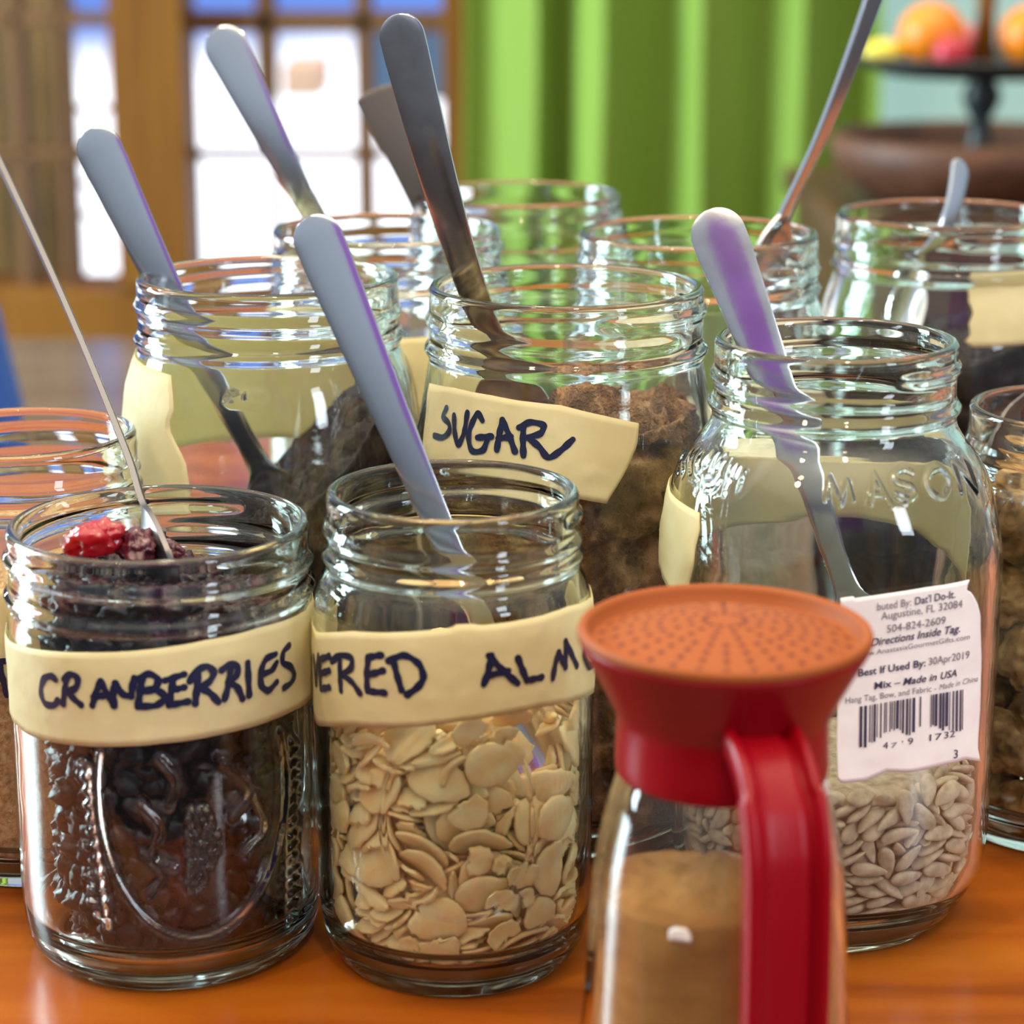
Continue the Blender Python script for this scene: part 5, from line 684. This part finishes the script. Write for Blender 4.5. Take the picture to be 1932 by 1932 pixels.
SEEDS = '1,724,62,190,-60,6,88;4,645,367,202,133,-10,96;2,527,479,193,-57,154,-39;5,402,582,188,-70,26,153;5,291,753,303,-46,-2,151;3,328,681,211,-155,-28,32;4,180,710,208,-27,29,-164;4,-139,704,198,58,2,2;2,-391,613,184,50,17,9;4,-565,482,216,-44,-26,-147;1,-642,331,182,-58,16,-108;5,-709,225,196,-144,-16,93;4,-720,56,208,59,-15,85;0,-719,-115,196,148,37,-25;2,-667,-275,221,125,-33,-80;4,-611,-420,199,139,-6,-76;2,-506,-523,180,41,5,129;1,-196,-679,183,121,5,-9;1,-161,-729,242,-157,24,-1;5,242,-694,195,124,-16,-2;0,46,-723,195,118,-3,2;3,392,-622,192,-45,-21,13;5,507,-510,207,-47,-24,39;1,607,-463,219,10,-40,-32;2,668,-256,189,132,4,68;5,748,-78,227,-33,-37,38;1,743,77,249,60,0,109;4,711,247,225,136,-31,68;3,635,465,286,-2,-179,-76;4,530,538,267,117,113,-22;5,392,654,279,-64,-41,164;1,60,721,205,-25,156,9;3,-19,758,254,-25,162,-1;2,-491,646,334,-87,-172,5;0,-325,659,219,99,36,13;1,-492,581,290,-102,111,38;2,-644,439,376,82,-80,1;2,-674,355,248,-98,11,85;4,-733,402,324,106,48,-95;3,-762,25,281,-120,2,-72;3,-713,-277,267,61,0,-91;2,-611,-441,268,3,10,-35;0,-524,-597,254,117,1,-44;4,-369,-656,226,-30,2,-36;5,-296,-769,308,124,-37,-38;4,-129,-763,278,25,26,1;1,225,-753,269,-56,-12,3;4,386,-670,267,9,-7,21;4,547,-562,266,174,-7,21;1,643,-399,228,-89,131,-19;4,709,-283,250,28,8,81;1,754,-126,276,-48,1,102;0,781,-17,326,-12,175,-82;5,739,197,307,-60,-4,123;5,587,468,385,-91,-32,129;3,556,613,297,-50,26,161;3,144,795,451,33,-126,-67;2,211,722,329,96,-12,162;5,-1,772,322,1,12,-169;1,-248,726,258,5,16,-163;0,-406,719,342,-40,-52,157;4,-549,577,377,50,65,111;1,-614,501,293,30,-159,9;2,-756,247,289,-36,148,79;1,-786,26,357,-44,141,81;4,-764,-70,335,43,-30,84;3,-693,-350,332,-148,-3,-44;3,-654,-513,319,-60,12,-47;0,-553,-609,333,18,-165,-44;0,-404,-691,311,8,-11,-69;3,-72,-773,304,-167,48,21;1,95,-752,288,125,-17,23;2,259,-727,329,-17,2,37;1,464,-672,319,100,2,33;5,625,-489,309,138,-3,16;0,735,-327,317,-115,16,61;2,803,-212,340,-63,10,85;5,790,-58,396,-15,17,80;5,760,134,363,-21,-3,114;0,695,387,318,-4,-3,91;0,698,487,394,-78,18,111;2,466,600,296,-44,82,9;3,273,797,381,54,2,-16;2,140,801,332,-57,-57,146;3,6,786,368,1,11,167;3,-298,712,331,78,7,-143;2,-423,643,396,23,-11,-147;1,-607,542,433,70,127,-54;5,-620,532,349,31,-27,-174;1,-790,284,403,-26,-124,-69;4,-745,176,348,38,-78,128;5,-757,-204,347,-55,69,69;4,-672,-427,389,56,17,147;1,-547,-512,308,100,23,-30;0,-495,-645,372,-176,19,17;1,-324,-740,381,129,40,92;3,-201,-776,379,174,-5,-35;1,-56,-784,352,21,49,33;3,89,-774,356,154,2,13;4,445,-616,343,-88,17,39;4,624,-549,363,-147,-19,34;1,747,-198,340,-66,-20,54;3,646,-472,467,119,-1,93;2,785,-180,481,-51,26,127;0,776,99,407,-14,6,94;0,711,343,363,8,5,111;4,572,562,396,-94,-7,144;2,436,694,429,19,-180,7;4,462,682,335,72,-4,-50;1,275,739,402,5,17,-173;1,15,809,425,-10,31,-175;0,-213,753,507,63,-34,-127;4,-306,743,417,6,-2,178;2,-661,597,467,81,-14,46;0,-653,485,419,86,32,2;3,-691,309,351,95,5,-115;5,-779,-87,390,-8,157,105;0,-789,8,481,-22,65,10;0,-705,-339,401,178,-26,-46;0,-583,-549,385,-171,-1,-9;4,-453,-686,417,144,34,43;5,-431,-756,389,123,-32,-40;5,-179,-757,440,2,-9,-6;4,20,-786,419,-2,8,19;4,201,-760,410,19,10,21;5,383,-710,409,55,-18,-7;1,581,-610,402,-165,-23,15;2,642,-416,352,-71,25,69;2,736,-426,366,-101,13,-115;4,768,-240,414,136,10,112;1,794,88,476,124,8,107;5,690,364,410,20,179,-70;3,611,533,462,1,179,4;2,444,607,463,90,-23,143;3,372,686,379,-13,-23,-46;3,342,812,549,83,35,-21;0,37,789,494,-16,36,-161;2,-166,772,389,134,-51,34;2,-535,656,407,-92,1,28;5,-557,605,493,-19,24,46;0,-728,392,423,-159,-33,52;1,-723,248,454,-90,-11,-105;3,-816,145,380,82,-42,91;5,-778,-124,445,-19,44,-94;2,-689,-337,451,14,-14,-55;3,-498,-586,438,-115,9,-16;2,-496,-654,476,144,-11,12;5,-367,-725,411,16,-136,81;0,-210,-786,475,-12,28,-162;1,149,-778,492,-173,-7,-12;2,283,-742,433,36,34,-10;1,390,-739,482,105,-4,28;0,558,-510,426,-83,-49,39;2,685,-381,439,-70,-7,92;2,725,-323,439,123,1,95;2,789,-47,456,-10,168,-68;0,771,129,520,-11,162,-55;0,655,480,518,-126,-49,77;3,608,550,510,2,-14,-112;4,582,649,401,-76,149,-43;2,288,817,462,78,-176,-13;2,172,789,497,36,-56,109;1,-108,786,381,141,-67,43;1,-437,653,449,-3,4,-123;4,-356,727,499,58,-175,-10;1,-525,685,491,88,-21,-142;0,-653,430,502,19,170,74;2,-795,256,432,8,53,-91;1,-771,97,477,95,31,109;4,-738,-233,494,94,-21,-88;5,-782,-307,500,94,55,-73;3,-684,-409,501,-156,-2,-17;4,-541,-620,495,148,-3,5;4,-415,-708,516,141,-17,90;5,-193,-776,547,-35,11,139;1,-23,-816,482,-17,14,0;1,168,-810,557,-75,11,3;1,502,-668,434,-58,47,-131;0,482,-605,445,43,-16,50;2,741,-488,441,-74,8,61;3,783,-304,503,106,-4,100;2,768,-14,497,-54,9,100;4,783,159,590,-20,2,82;5,762,309,501,97,-55,-87;2,709,396,488,-147,-5,79;3,512,660,485,-137,-7,122;0,387,722,466,10,-168,26;1,245,774,507,-1,-33,115;4,-104,751,490,-79,28,-161;0,-295,734,572,24,-126,73;3,-458,648,512,0,-14,-167;3,-702,557,549,-82,145,42;3,-746,402,485,146,10,100;5,-729,241,520,149,-13,61;4,-829,157,505,-81,4,98;2,-794,-171,508,90,29,-87;3,-723,-415,546,1,3,-88;1,-634,-568,445,-168,8,-72;2,-563,-555,521,4,32,104;0,-463,-741,549,-152,-28,-34;1,-345,-691,462,19,5,154;2,-13,-777,539,162,11,-8;4,265,-775,583,132,76,42;1,570,-663,494,81,10,35;4,589,-561,492,-10,32,-79;3,737,-423,505,-21,1,84;2,768,-338,570,149,-2,95;0,724,-221,513,91,5,87;5,762,256,634,-53,-9,72;2,750,238,431,-81,64,-25;4,695,388,546,-147,-2,98;2,632,633,570,89,-12,-50;4,365,742,539,-76,17,-161;3,242,745,568,-10,158,8;5,47,793,557,-37,-179,-28;5,-141,789,569,22,9,-179;3,-442,721,567,-40,1,-162;4,-481,611,577,65,14,-136;3,-644,429,573,-39,19,-107;2,-810,216,566,155,-9,-93;5,-760,136,582,-71,5,64;1,-764,-249,592,-67,2,-60;5,-737,-393,601,17,-177,-68;2,-660,-498,521,11,146,-26;0,-555,-537,612,-128,-15,124;1,-453,-635,588,-1,145,-55;2,-338,-724,564,-1,123,98;5,61,-793,617,-11,-27,-17;1,341,-730,645,18,-139,68;5,430,-667,494,155,-26,9;3,641,-595,538,160,26,39;1,663,-610,611,87,-23,-129;3,791,-126,563,-141,17,58;4,813,-261,605,-49,-12,-84;2,789,115,663,174,-1,72;1,746,405,587,81,-4,106;5,590,514,592,-21,-176,-40;5,540,578,543,-12,167,-18;3,525,694,544,105,33,-61;5,219,760,609,2,165,-34;4,-70,804,631,-173,22,21;1,76,770,627,77,-6,14;3,-237,774,611,10,175,7;0,-581,599,567,6,9,-116;2,-713,432,551,-38,9,-108;0,-800,288,602,-20,-7,-124;2,-838,97,622,-121,23,-90;5,-734,-155,569,-89,-16,-76;1,-760,-151,655,121,1,106;4,-631,-600,569,-8,66,159;3,-503,-626,665,-143,14,11;4,-282,-766,588,131,1,28;4,-279,-820,532,107,141,0;4,43,-799,676,16,-36,-21;1,283,-698,543,-97,-6,-165;2,511,-686,574,-7,-22,30;2,601,-543,569,3,2,15;4,675,-428,536,10,175,77;4,741,-338,626,-8,41,149;4,790,-33,597,68,36,50;1,779,195,698,-7,8,78;5,710,339,673,20,7,107;2,494,661,614,-8,-2,17;3,475,631,566,-33,-36,-22;4,470,682,681,20,-21,-102;0,387,697,568,-94,-35,3;4,-257,746,673,15,0,-140;4,-424,724,636,-17,175,5;2,-623,646,639,-87,-6,-143;4,-693,536,648,-54,-27,-153;0,-791,405,542,-88,12,-120;5,-750,398,625,152,1,-88;2,-723,281,592,-107,5,-121;2,-791,-56,594,-12,-14,-105;5,-669,-346,608,-80,46,-64;5,-652,-518,584,-140,-17,-106;1,-469,-658,690,51,13,11;2,-190,-762,639,-159,40,11;0,-112,-792,622,-137,5,28;1,-176,-846,715,-81,31,-8;0,156,-740,609,74,-46,31;5,471,-614,560,33,-29,-144;3,536,-598,623,-131,6,14;3,761,-448,614,138,-12,49;1,824,-200,647,22,23,88;2,795,-92,672,33,44,37;2,787,42,708,-6,-29,126;4,721,324,722,11,166,-37;5,680,419,631,30,-9,100;0,477,684,735,11,14,-167;0,373,729,639,13,2,-80;4,117,826,640,-85,9,-170;5,78,816,703,-22,27,-178;5,-347,715,715,18,-13,-116;1,-559,661,710,6,-150,13;1,-542,569,624,5,170,68;3,-665,519,689,-1,30,-42;2,-744,449,709,-152,55,18;1,-773,129,666,87,40,113;4,-804,46,680,-1,-28,121;1,-751,-377,655,8,-1,-75;5,-636,-537,654,-178,-20,-24;1,-517,-732,734,34,106,-82;5,-523,-713,613,11,-2,157;2,-105,-793,718,-8,-23,-34;1,154,-765,682,54,61,-23;0,392,-744,598,-27,-52,-26;3,258,-723,669,85,65,36;0,535,-670,646,171,-26,36;1,585,-472,615,94,28,60;1,747,-219,657,-52,-47,47;3,792,-11,754,5,-175,-54;5,775,-89,783,-167,-14,82;3,760,200,763,-17,171,-48;1,618,478,669,6,25,140;2,543,629,669,4,-32,60;5,377,725,700,-37,168,28;5,323,781,697,-60,169,16;5,-95,793,697,3,-167,-20;2,-289,733,746,-23,-13,-128;2,-445,614,687,55,-15,-144;5,-599,577,687,-14,-18,148;4,-626,545,748,-2,-170,28;5,-770,295,650,-15,-178,-61;5,-789,172,729,13,-158,39;1,-824,-107,667,79,0,105;4,-769,-299,718,-8,-6,-78;3,-669,-397,675,-24,42,-57;4,-630,-643,828,103,126,-34;4,-358,-796,668,-20,-16,-22;2,-228,-758,753,139,-4,-44;4,-16,-785,704,172,-26,25;4,201,-760,787,-148,-22,44;2,361,-683,687,89,-27,-142;5,643,-576,716,33,37,7;5,657,-486,617,-21,25,81;2,708,-334,692,163,2,82;2,820,-190,719,-77,-11,-104;4,778,110,806,112,6,123;4,722,307,842,-142,-46,-52;0,617,628,645,-26,-14,112;0,426,686,774,172,-19,3;1,249,737,706,-51,42,-172;0,196,780,687,-89,-7,-160;1,-27,791,759,-81,-6,-145;0,-168,767,766,-20,-2,-157;0,-444,723,736,27,12,-166;3,-460,641,741,145,47,64;0,-632,471,705,-141,6,25;3,-679,398,652,18,15,25;3,-780,236,766,157,3,-52;4,-790,7,721,176,27,-61;5,-720,-423,788,101,-54,73;1,-623,-642,693,77,4,-51;3,-519,-583,733,152,2,-23;0,-446,-728,723,57,133,45;2,-325,-749,709,-166,-15,-69;0,-64,-780,778,-17,8,3;0,406,-709,744,17,45,-115;5,556,-688,724,-54,7,-144;5,647,-559,782,-7,-133,-42;0,704,-446,653,159,-28,-39;2,819,-307,797,119,-85,45;0,747,-251,757,69,-32,113;5,775,271,795,4,159,-94;1,769,329,848,106,25,115;5,731,461,747,138,11,105;0,523,585,725,-15,-22,148;2,538,556,763,-24,33,-41;2,109,760,820,78,-10,-17;2,102,802,758,10,-36,39;2,-400,748,787,-3,0,26;2,-528,628,822,6,6,88;5,-557,645,789,24,12,68;4,-613,444,858,90,1,43;2,-820,293,706,7,171,71;4,-790,7,789,-1,148,120;2,-774,-135,741,146,9,-58;5,-669,-477,721,65,19,64;1,-678,-525,831,-65,29,100;0,-550,-573,785,-18,11,-21;1,-514,-663,765,40,-5,20;3,-380,-734,731,-140,19,-97;3,71,-787,788,70,-29,39;2,330,-783,750,-74,-10,14;3,448,-670,726,21,143,72;1,545,-561,738,-26,-131,14;4,668,-500,730,-72,-15,-14;4,739,-330,805,-145,-49,6;0,811,-181,804,36,12,65;2,786,137,878,7,9,78;4,653,467,768,56,-7,90;2,566,649,776,-31,-49,179;1,729,455,663,64,14,117;2,356,743,795,4,19,104;0,285,808,791,17,145,-23;4,132,825,854,-12,27,174;0,-272,734,819,7,13,14;2,-436,674,852,-5,174,67;1,-682,568,807,21,12,59;3,-576,492,768,-101,-3,53;0,-674,346,720,-100,0,50;3,-770,124,803,-148,23,-72;5,-746,-237,764,178,12,-69;2,-745,-289,798,6,-26,77;3,-637,-511,741,-54,-37,-118;3,-625,-469,803,-4,23,109;2,-80,-828,828,-1,0,-167;1,-153,-751,823,149,-23,-4;4,167,-782,841,0,147,35;4,506,-649,822,119,27,-23;2,734,-483,866,51,-53,30;3,489,-658,685,6,1,-102;2,675,-405,765,-60,-53,21;2,764,-245,913,-51,58,-49;1,828,-239,899,58,64,63;2,766,200,937,-8,-65,8;4,678,455,819,-141,29,76;1,716,427,875,-45,-10,-90;2,491,754,792,125,-4,-30;3,226,735,783,-60,5,165;4,227,815,815,-38,120,-29;2,99,746,905,77,14,174;2,-110,779,826,16,-175,30;3,-497,658,881,-1,15,145;3,-666,487,838,-46,-1,-121;3,-732,429,798,14,18,17;5,-764,349,759,178,34,26;0,-725,301,808,155,-2,-111;1,-785,-99,836,-109,14,-117;0,-772,-207,873,95,-17,-107;0,-442,-701,928,-155,3,93;1,-525,-695,870,-88,32,112;0,-323,-687,831,88,32,-8;2,-213,-779,879,55,149,4;1,34,-788,910,135,-15,33;1,111,-776,892,153,-31,35;3,547,-532,819,-71,-27,-130;1,564,-570,879,-148,13,17;4,735,-428,754,17,-17,-144;0,745,-141,868,-98,7,71;2,826,-85,852,7,152,-90;0,772,-111,939,-122,14,102;5,741,276,962,28,44,156;4,670,594,821,70,60,107;0,626,567,738,1,-43,170;3,460,741,848,-22,-9,160;4,263,737,903,-116,50,-55;3,-179,781,897,12,-25,160;5,-261,744,863,-2,-170,39;2,-497,681,937,44,-31,-125;1,-705,567,889,71,26,58;1,-754,409,881,138,-14,-88;4,-794,152,870,-40,136,32;1,-816,260,855,126,3,-108;4,-810,-76,886,-104,-7,-85;1,-672,-383,810,91,37,99;3,-675,-567,932,-56,2,133;0,-504,-596,834,18,20,124;0,-375,-763,802,-50,153,29;2,-257,-822,818,166,-37,-19;2,-75,-795,893,-43,-11,34;5,347,-731,786,139,-25,-25;4,471,-735,849,79,-128,37;2,663,-605,829,-137,4,39;4,727,-369,885,128,-32,-1;5,797,-393,854,-89,-25,59;2,793,-12,871,46,20,122;3,805,70,939,-163,0,100;1,685,355,954,-90,45,98;2,638,513,880,-61,141,-63;5,543,625,848,-38,-165,25;0,344,818,912,-82,36,-19;5,348,706,893,-101,21,-63;4,-356,740,953,-17,-160,22;1,-382,722,911,-40,-149,45;0,-379,657,957,-107,27,19;0,-571,613,881,-22,149,-18;4,-707,279,879,-70,29,-101;3,-840,110,935,-100,-46,105;4,-770,-20,944,-96,45,89;4,-743,-423,884,-58,-3,120;2,-746,-314,861,-3,150,70;0,-533,-594,887,-27,6,-14;1,-439,-744,858,-9,-31,-53;1,-380,-803,846,-89,11,162;1,-328,-759,993,-117,-12,115;0,-118,-841,975,79,-3,3;2,282,-768,844,-80,26,-140;1,411,-690,910,-13,-82,142;0,598,-660,947,115,22,-131;3,689,-440,858,73,-34,-3;4,669,-489,904,131,-5,116;4,708,-300,892,113,73,77;0,747,342,989,4,-61,-137;3,737,460,951,-100,37,114;0,512,591,908,-26,-144,-17;2,413,701,867,-28,-12,128;0,509,721,904,-11,10,130;0,161,812,958,68,163,15;4,-9,823,875,39,-2,177;2,-187,747,944,-18,-3,-158;5,-597,671,948,-106,127,32;1,-552,511,958,105,19,-126;2,-654,491,904,5,-1,-137;0,-804,287,925,23,-136,-73;3,-738,-200,963,112,-3,-84;2,-710,-329,922,-23,-175,-57;1,-617,-504,961,165,-41,-58;1,-676,-435,958,-13,-8,-16;5,-378,-733,964,-54,13,-77;2,-305,-780,914,178,-9,-46;0,-263,-711,909,-93,-152,-9;4,-73,-780,968,-16,177,-8;5,360,-658,849,-95,105,23;3,361,-770,914,-13,73,-78;4,499,-655,917,-3,138,128;5,704,-446,955,30,168,-64;4,831,-161,1009,-53,12,-80;0,792,-21,988,18,-17,117;1,606,466,858,72,-51,-48;3,752,124,1002,65,29,-102;1,646,584,928,35,-21,-58;3,422,722,932,1,-8,90;1,386,758,985,7,178,2;5,242,730,986,-124,21,-31;0,36,838,958,88,170,-6;1,-7,781,939,-42,27,176;1,-262,726,1000,44,5,14;5,-657,514,983,116,-5,-67;5,-751,421,959,139,-10,95;3,-773,258,960,-35,170,28;2,-804,-159,960,-76,7,104;4,-777,-148,1053,-75,16,133;5,-740,-347,982,-10,36,143;3,-579,-521,900,-29,-31,-32;0,-552,-619,961,-148,-26,73;3,-485,-670,979,-132,19,-112;2,-258,-747,993,74,31,-53;3,118,-775,971,35,-2,26;0,260,-745,938,-32,35,44;5,592,-555,965,16,163,13;3,491,-688,982,-31,129,78;3,604,-613,898,-14,12,-111;0,752,-389,989,18,-8,-139;0,814,84,1014,-126,22,84;5,599,-475,950,81,124,42;0,628,520,1004,23,-179,-1;1,625,484,947,-26,43,112;4,576,602,964,28,-24,66;4,502,663,976,-4,-171,76;3,-24,797,1050,-6,11,154;5,66,768,1028,-17,17,-170;0,-132,776,1010,8,-19,-158;0,-230,801,986,-90,20,9;3,-616,604,950,-41,67,-138;5,-788,10,1007,107,31,54;1,-680,440,967,-48,16,99;4,-774,141,970,-143,-35,90;0,-569,-676,1010,-158,1,-51'
WALNUTS = '4,74,64,238,-18,-9,95;4,261,427,272,-38,156,-5;0,-455,-44,240,-11,7,-57;5,-215,-408,277,160,3,-28;0,460,72,247,-9,175,-46;1,-72,453,317,44,127,67;1,-418,330,370,-80,-21,-131;3,245,-329,325,-88,12,76;2,419,205,529,2,7,71;2,11,210,571,-39,-14,-154;0,-404,28,528,-50,175,37;4,-91,-127,425,98,-56,-40;1,497,-228,581,87,12,53;3,-252,405,782,88,35,-124;5,-425,-336,641,-64,40,-47;1,-9,-486,590,166,-10,37;4,193,-115,681,-22,7,63;5,257,389,811,15,-161,82;4,-140,-94,794,70,-26,-152;5,-132,-426,895,-168,3,47;1,479,41,860,27,178,-43;0,15,163,955,-52,-143,-70;4,-530,24,825,-17,-6,-55;3,321,-340,941,39,-28,68;4,306,463,1165,-41,56,168;2,63,-99,1189,-49,28,-165;2,-384,184,1087,44,3,-45;2,8,-524,1231,-100,-34,20;2,481,42,1192,1,172,-40;5,-409,353,1512,-70,-49,-131;2,-482,-27,1289,21,137,83;5,-299,-357,1246,-78,-40,33;1,472,179,1493,-5,12,117;5,-84,484,1202,-11,-151,33;2,-465,-195,1604,-16,13,-79;1,375,-262,1396,-168,19,-76;5,504,159,1858,128,33,-66;2,95,417,1463,-33,3,-98;5,-141,56,1559,-168,32,-31;3,-19,-452,1612,25,17,-8;0,124,-108,1769,-35,119,-68;2,241,358,1723,146,-2,-117;2,-431,-40,1900,52,-7,152;1,440,-250,1707,0,5,70;4,216,-494,1924,-52,67,-107;3,-254,387,1879,7,-168,25;1,-423,-322,2212,67,-52,-27;2,-139,-409,1975,-178,2,-72;5,481,-195,2080,-137,47,18;0,-57,63,1919,-108,14,-144;3,-285,232,2223,-132,-13,3;3,-7,-165,2262,109,30,-8;1,275,96,2198,-110,-33,24;3,160,437,2110,24,28,-25'

def scatter(J, data, shape, nvar, name, label, cat, group, m, most, front, rmin, zhi, core, rest_name, rest_label, ztop=9, clear=None):
    from mathutils import Euler
    me = [grid(name, shape(k)) for k in range(nvar)]
    for q in me:
        q.materials.append(m); q.polygons.foreach_set('use_smooth', np.ones(len(q.polygons), bool))
    items = [[int(v) for v in p.split(',')] for p in data.split(';')]; one, rest = [], []
    for k, x, y, z, a, b, c in items:
        x, y, z = x/2e4, y/2e4, z/2e4; ph = abs(math.degrees(math.atan2(x, -y))); r = math.hypot(x, y)
        if z > ztop or (clear is not None and math.dist((J.X+x, J.Y+y, z), clear[:3]) < clear[3]): continue
        seen = ph < front and (r > rmin or z > zhi); (one if seen else rest).append((ph, k, x, y, z, a, b, c))
    one.sort(); rest += one[most:]; one = one[:most]
    for ph, k, x, y, z, a, b, c in one:
        o = bpy.data.objects.new(name, me[k]); COL.objects.link(o); o.location = (J.X+x, J.Y+y, z); o.rotation_euler = [math.radians(t_) for t_ in (a, b, c)]
        tag(o, label, cat, group)
    V, Fs = [], []
    for ph, k, x, y, z, a, b, c in rest:
        mw = np.array(Euler([math.radians(t_) for t_ in (a, b, c)]).to_matrix()); P_ = shape(k); v = P_.reshape(-1, 3)@mw.T+[x, y, z]; n_, m_ = P_.shape[:2]; b0 = len(V); V += v.tolist()
        for i in range(n_-1):
            for j in range(m_): Fs.append((b0+i*m_+j, b0+i*m_+(j+1) % m_, b0+(i+1)*m_+(j+1) % m_, b0+(i+1)*m_+j))
    if core:
        rc, zt_ = core; n_ = 72; t_ = np.linspace(0, 2*PI, n_, endpoint=False); b0 = len(V)
        pr = [(.001, J.zin+.0006), (rc*.8, J.zin+.0006), (rc*.93, J.zin+.0045), (rc, J.zin+.0125)]+[(rc, z) for z in np.linspace(J.zin+.016, zt_-.004, 24)]+[(rc*f_, zt_-.001) for f_ in (.9, .6, .3, .02)]
        for i, (r, z) in enumerate(pr):
            q = np.stack([r*np.sin(t_), r*np.cos(t_), z+0*t_], -1)
            if 3 < i: q = q+np.stack([np.sin(t_), np.cos(t_), .6+0*t_], -1)*(.0018*fbm(q*240, 4)-.001)[:, None]
            V += q.tolist()
        for i in range(len(pr)-1):
            for j in range(n_): Fs.append((b0+i*n_+j, b0+i*n_+(j+1) % n_, b0+(i+1)*n_+(j+1) % n_, b0+(i+1)*n_+j))
    if V:
        o = link(rest_name, mesh(rest_name, V, Fs), m); o.location = (J.X, J.Y, 0); tag(o, rest_label, cat, None, 'stuff')
M['almond'] = nz(mat('pale almond', (.90, .72, .46), .5, Subsurface_Weight=.2, Subsurface_Scale=.002), (160, 160, 160), 3, [(.97, .64, .28), (1.0, .83, .49)], .15, 500, .0006)
M['seed'] = nz(mat('hulled sunflower seed', (.52, .44, .36), .6), (260, 260, 260), 3, [(.38, .28, .19), (.74, .60, .45)], .15, 600, .0005)
M['walnut'] = nz(mat('walnut', (.55, .32, .12), .6), (170, 170, 170), 4, [(.10, .038, .010), (.36, .19, .06), (.62, .40, .17)], .5, 260, .0015)
scatter(J2, FLAKES, flake_shape, 8, 'almond_flake', 'pale almond flake in the pint jar between the cranberries and the shaker', 'almond', 'almond flakes in the jar', M['almond'], 290, 108, .0275, .072, (.0238, .070), 'almond_flakes', 'the almond flakes deeper inside the pint jar', .079, (*at(1020, 1425, .566), .0120))
scatter(J9, SEEDS, seed_shape, 6, 'sunflower_seed', 'hulled grey brown sunflower seed in the square shouldered jar', 'seed', 'sunflower seeds in the jar', M['seed'], 280, 105, .0385, .047, (.0362, .049), 'sunflower_seeds', 'the sunflower seeds deeper inside the square shouldered jar')
scatter(J10, WALNUTS, walnut_shape, 6, 'walnut_piece', 'brown walnut piece in the jar at the right edge', 'walnut', 'walnut pieces in the jar', M['walnut'], 60, 181, 0, 0, None, 'walnut_pieces', '')
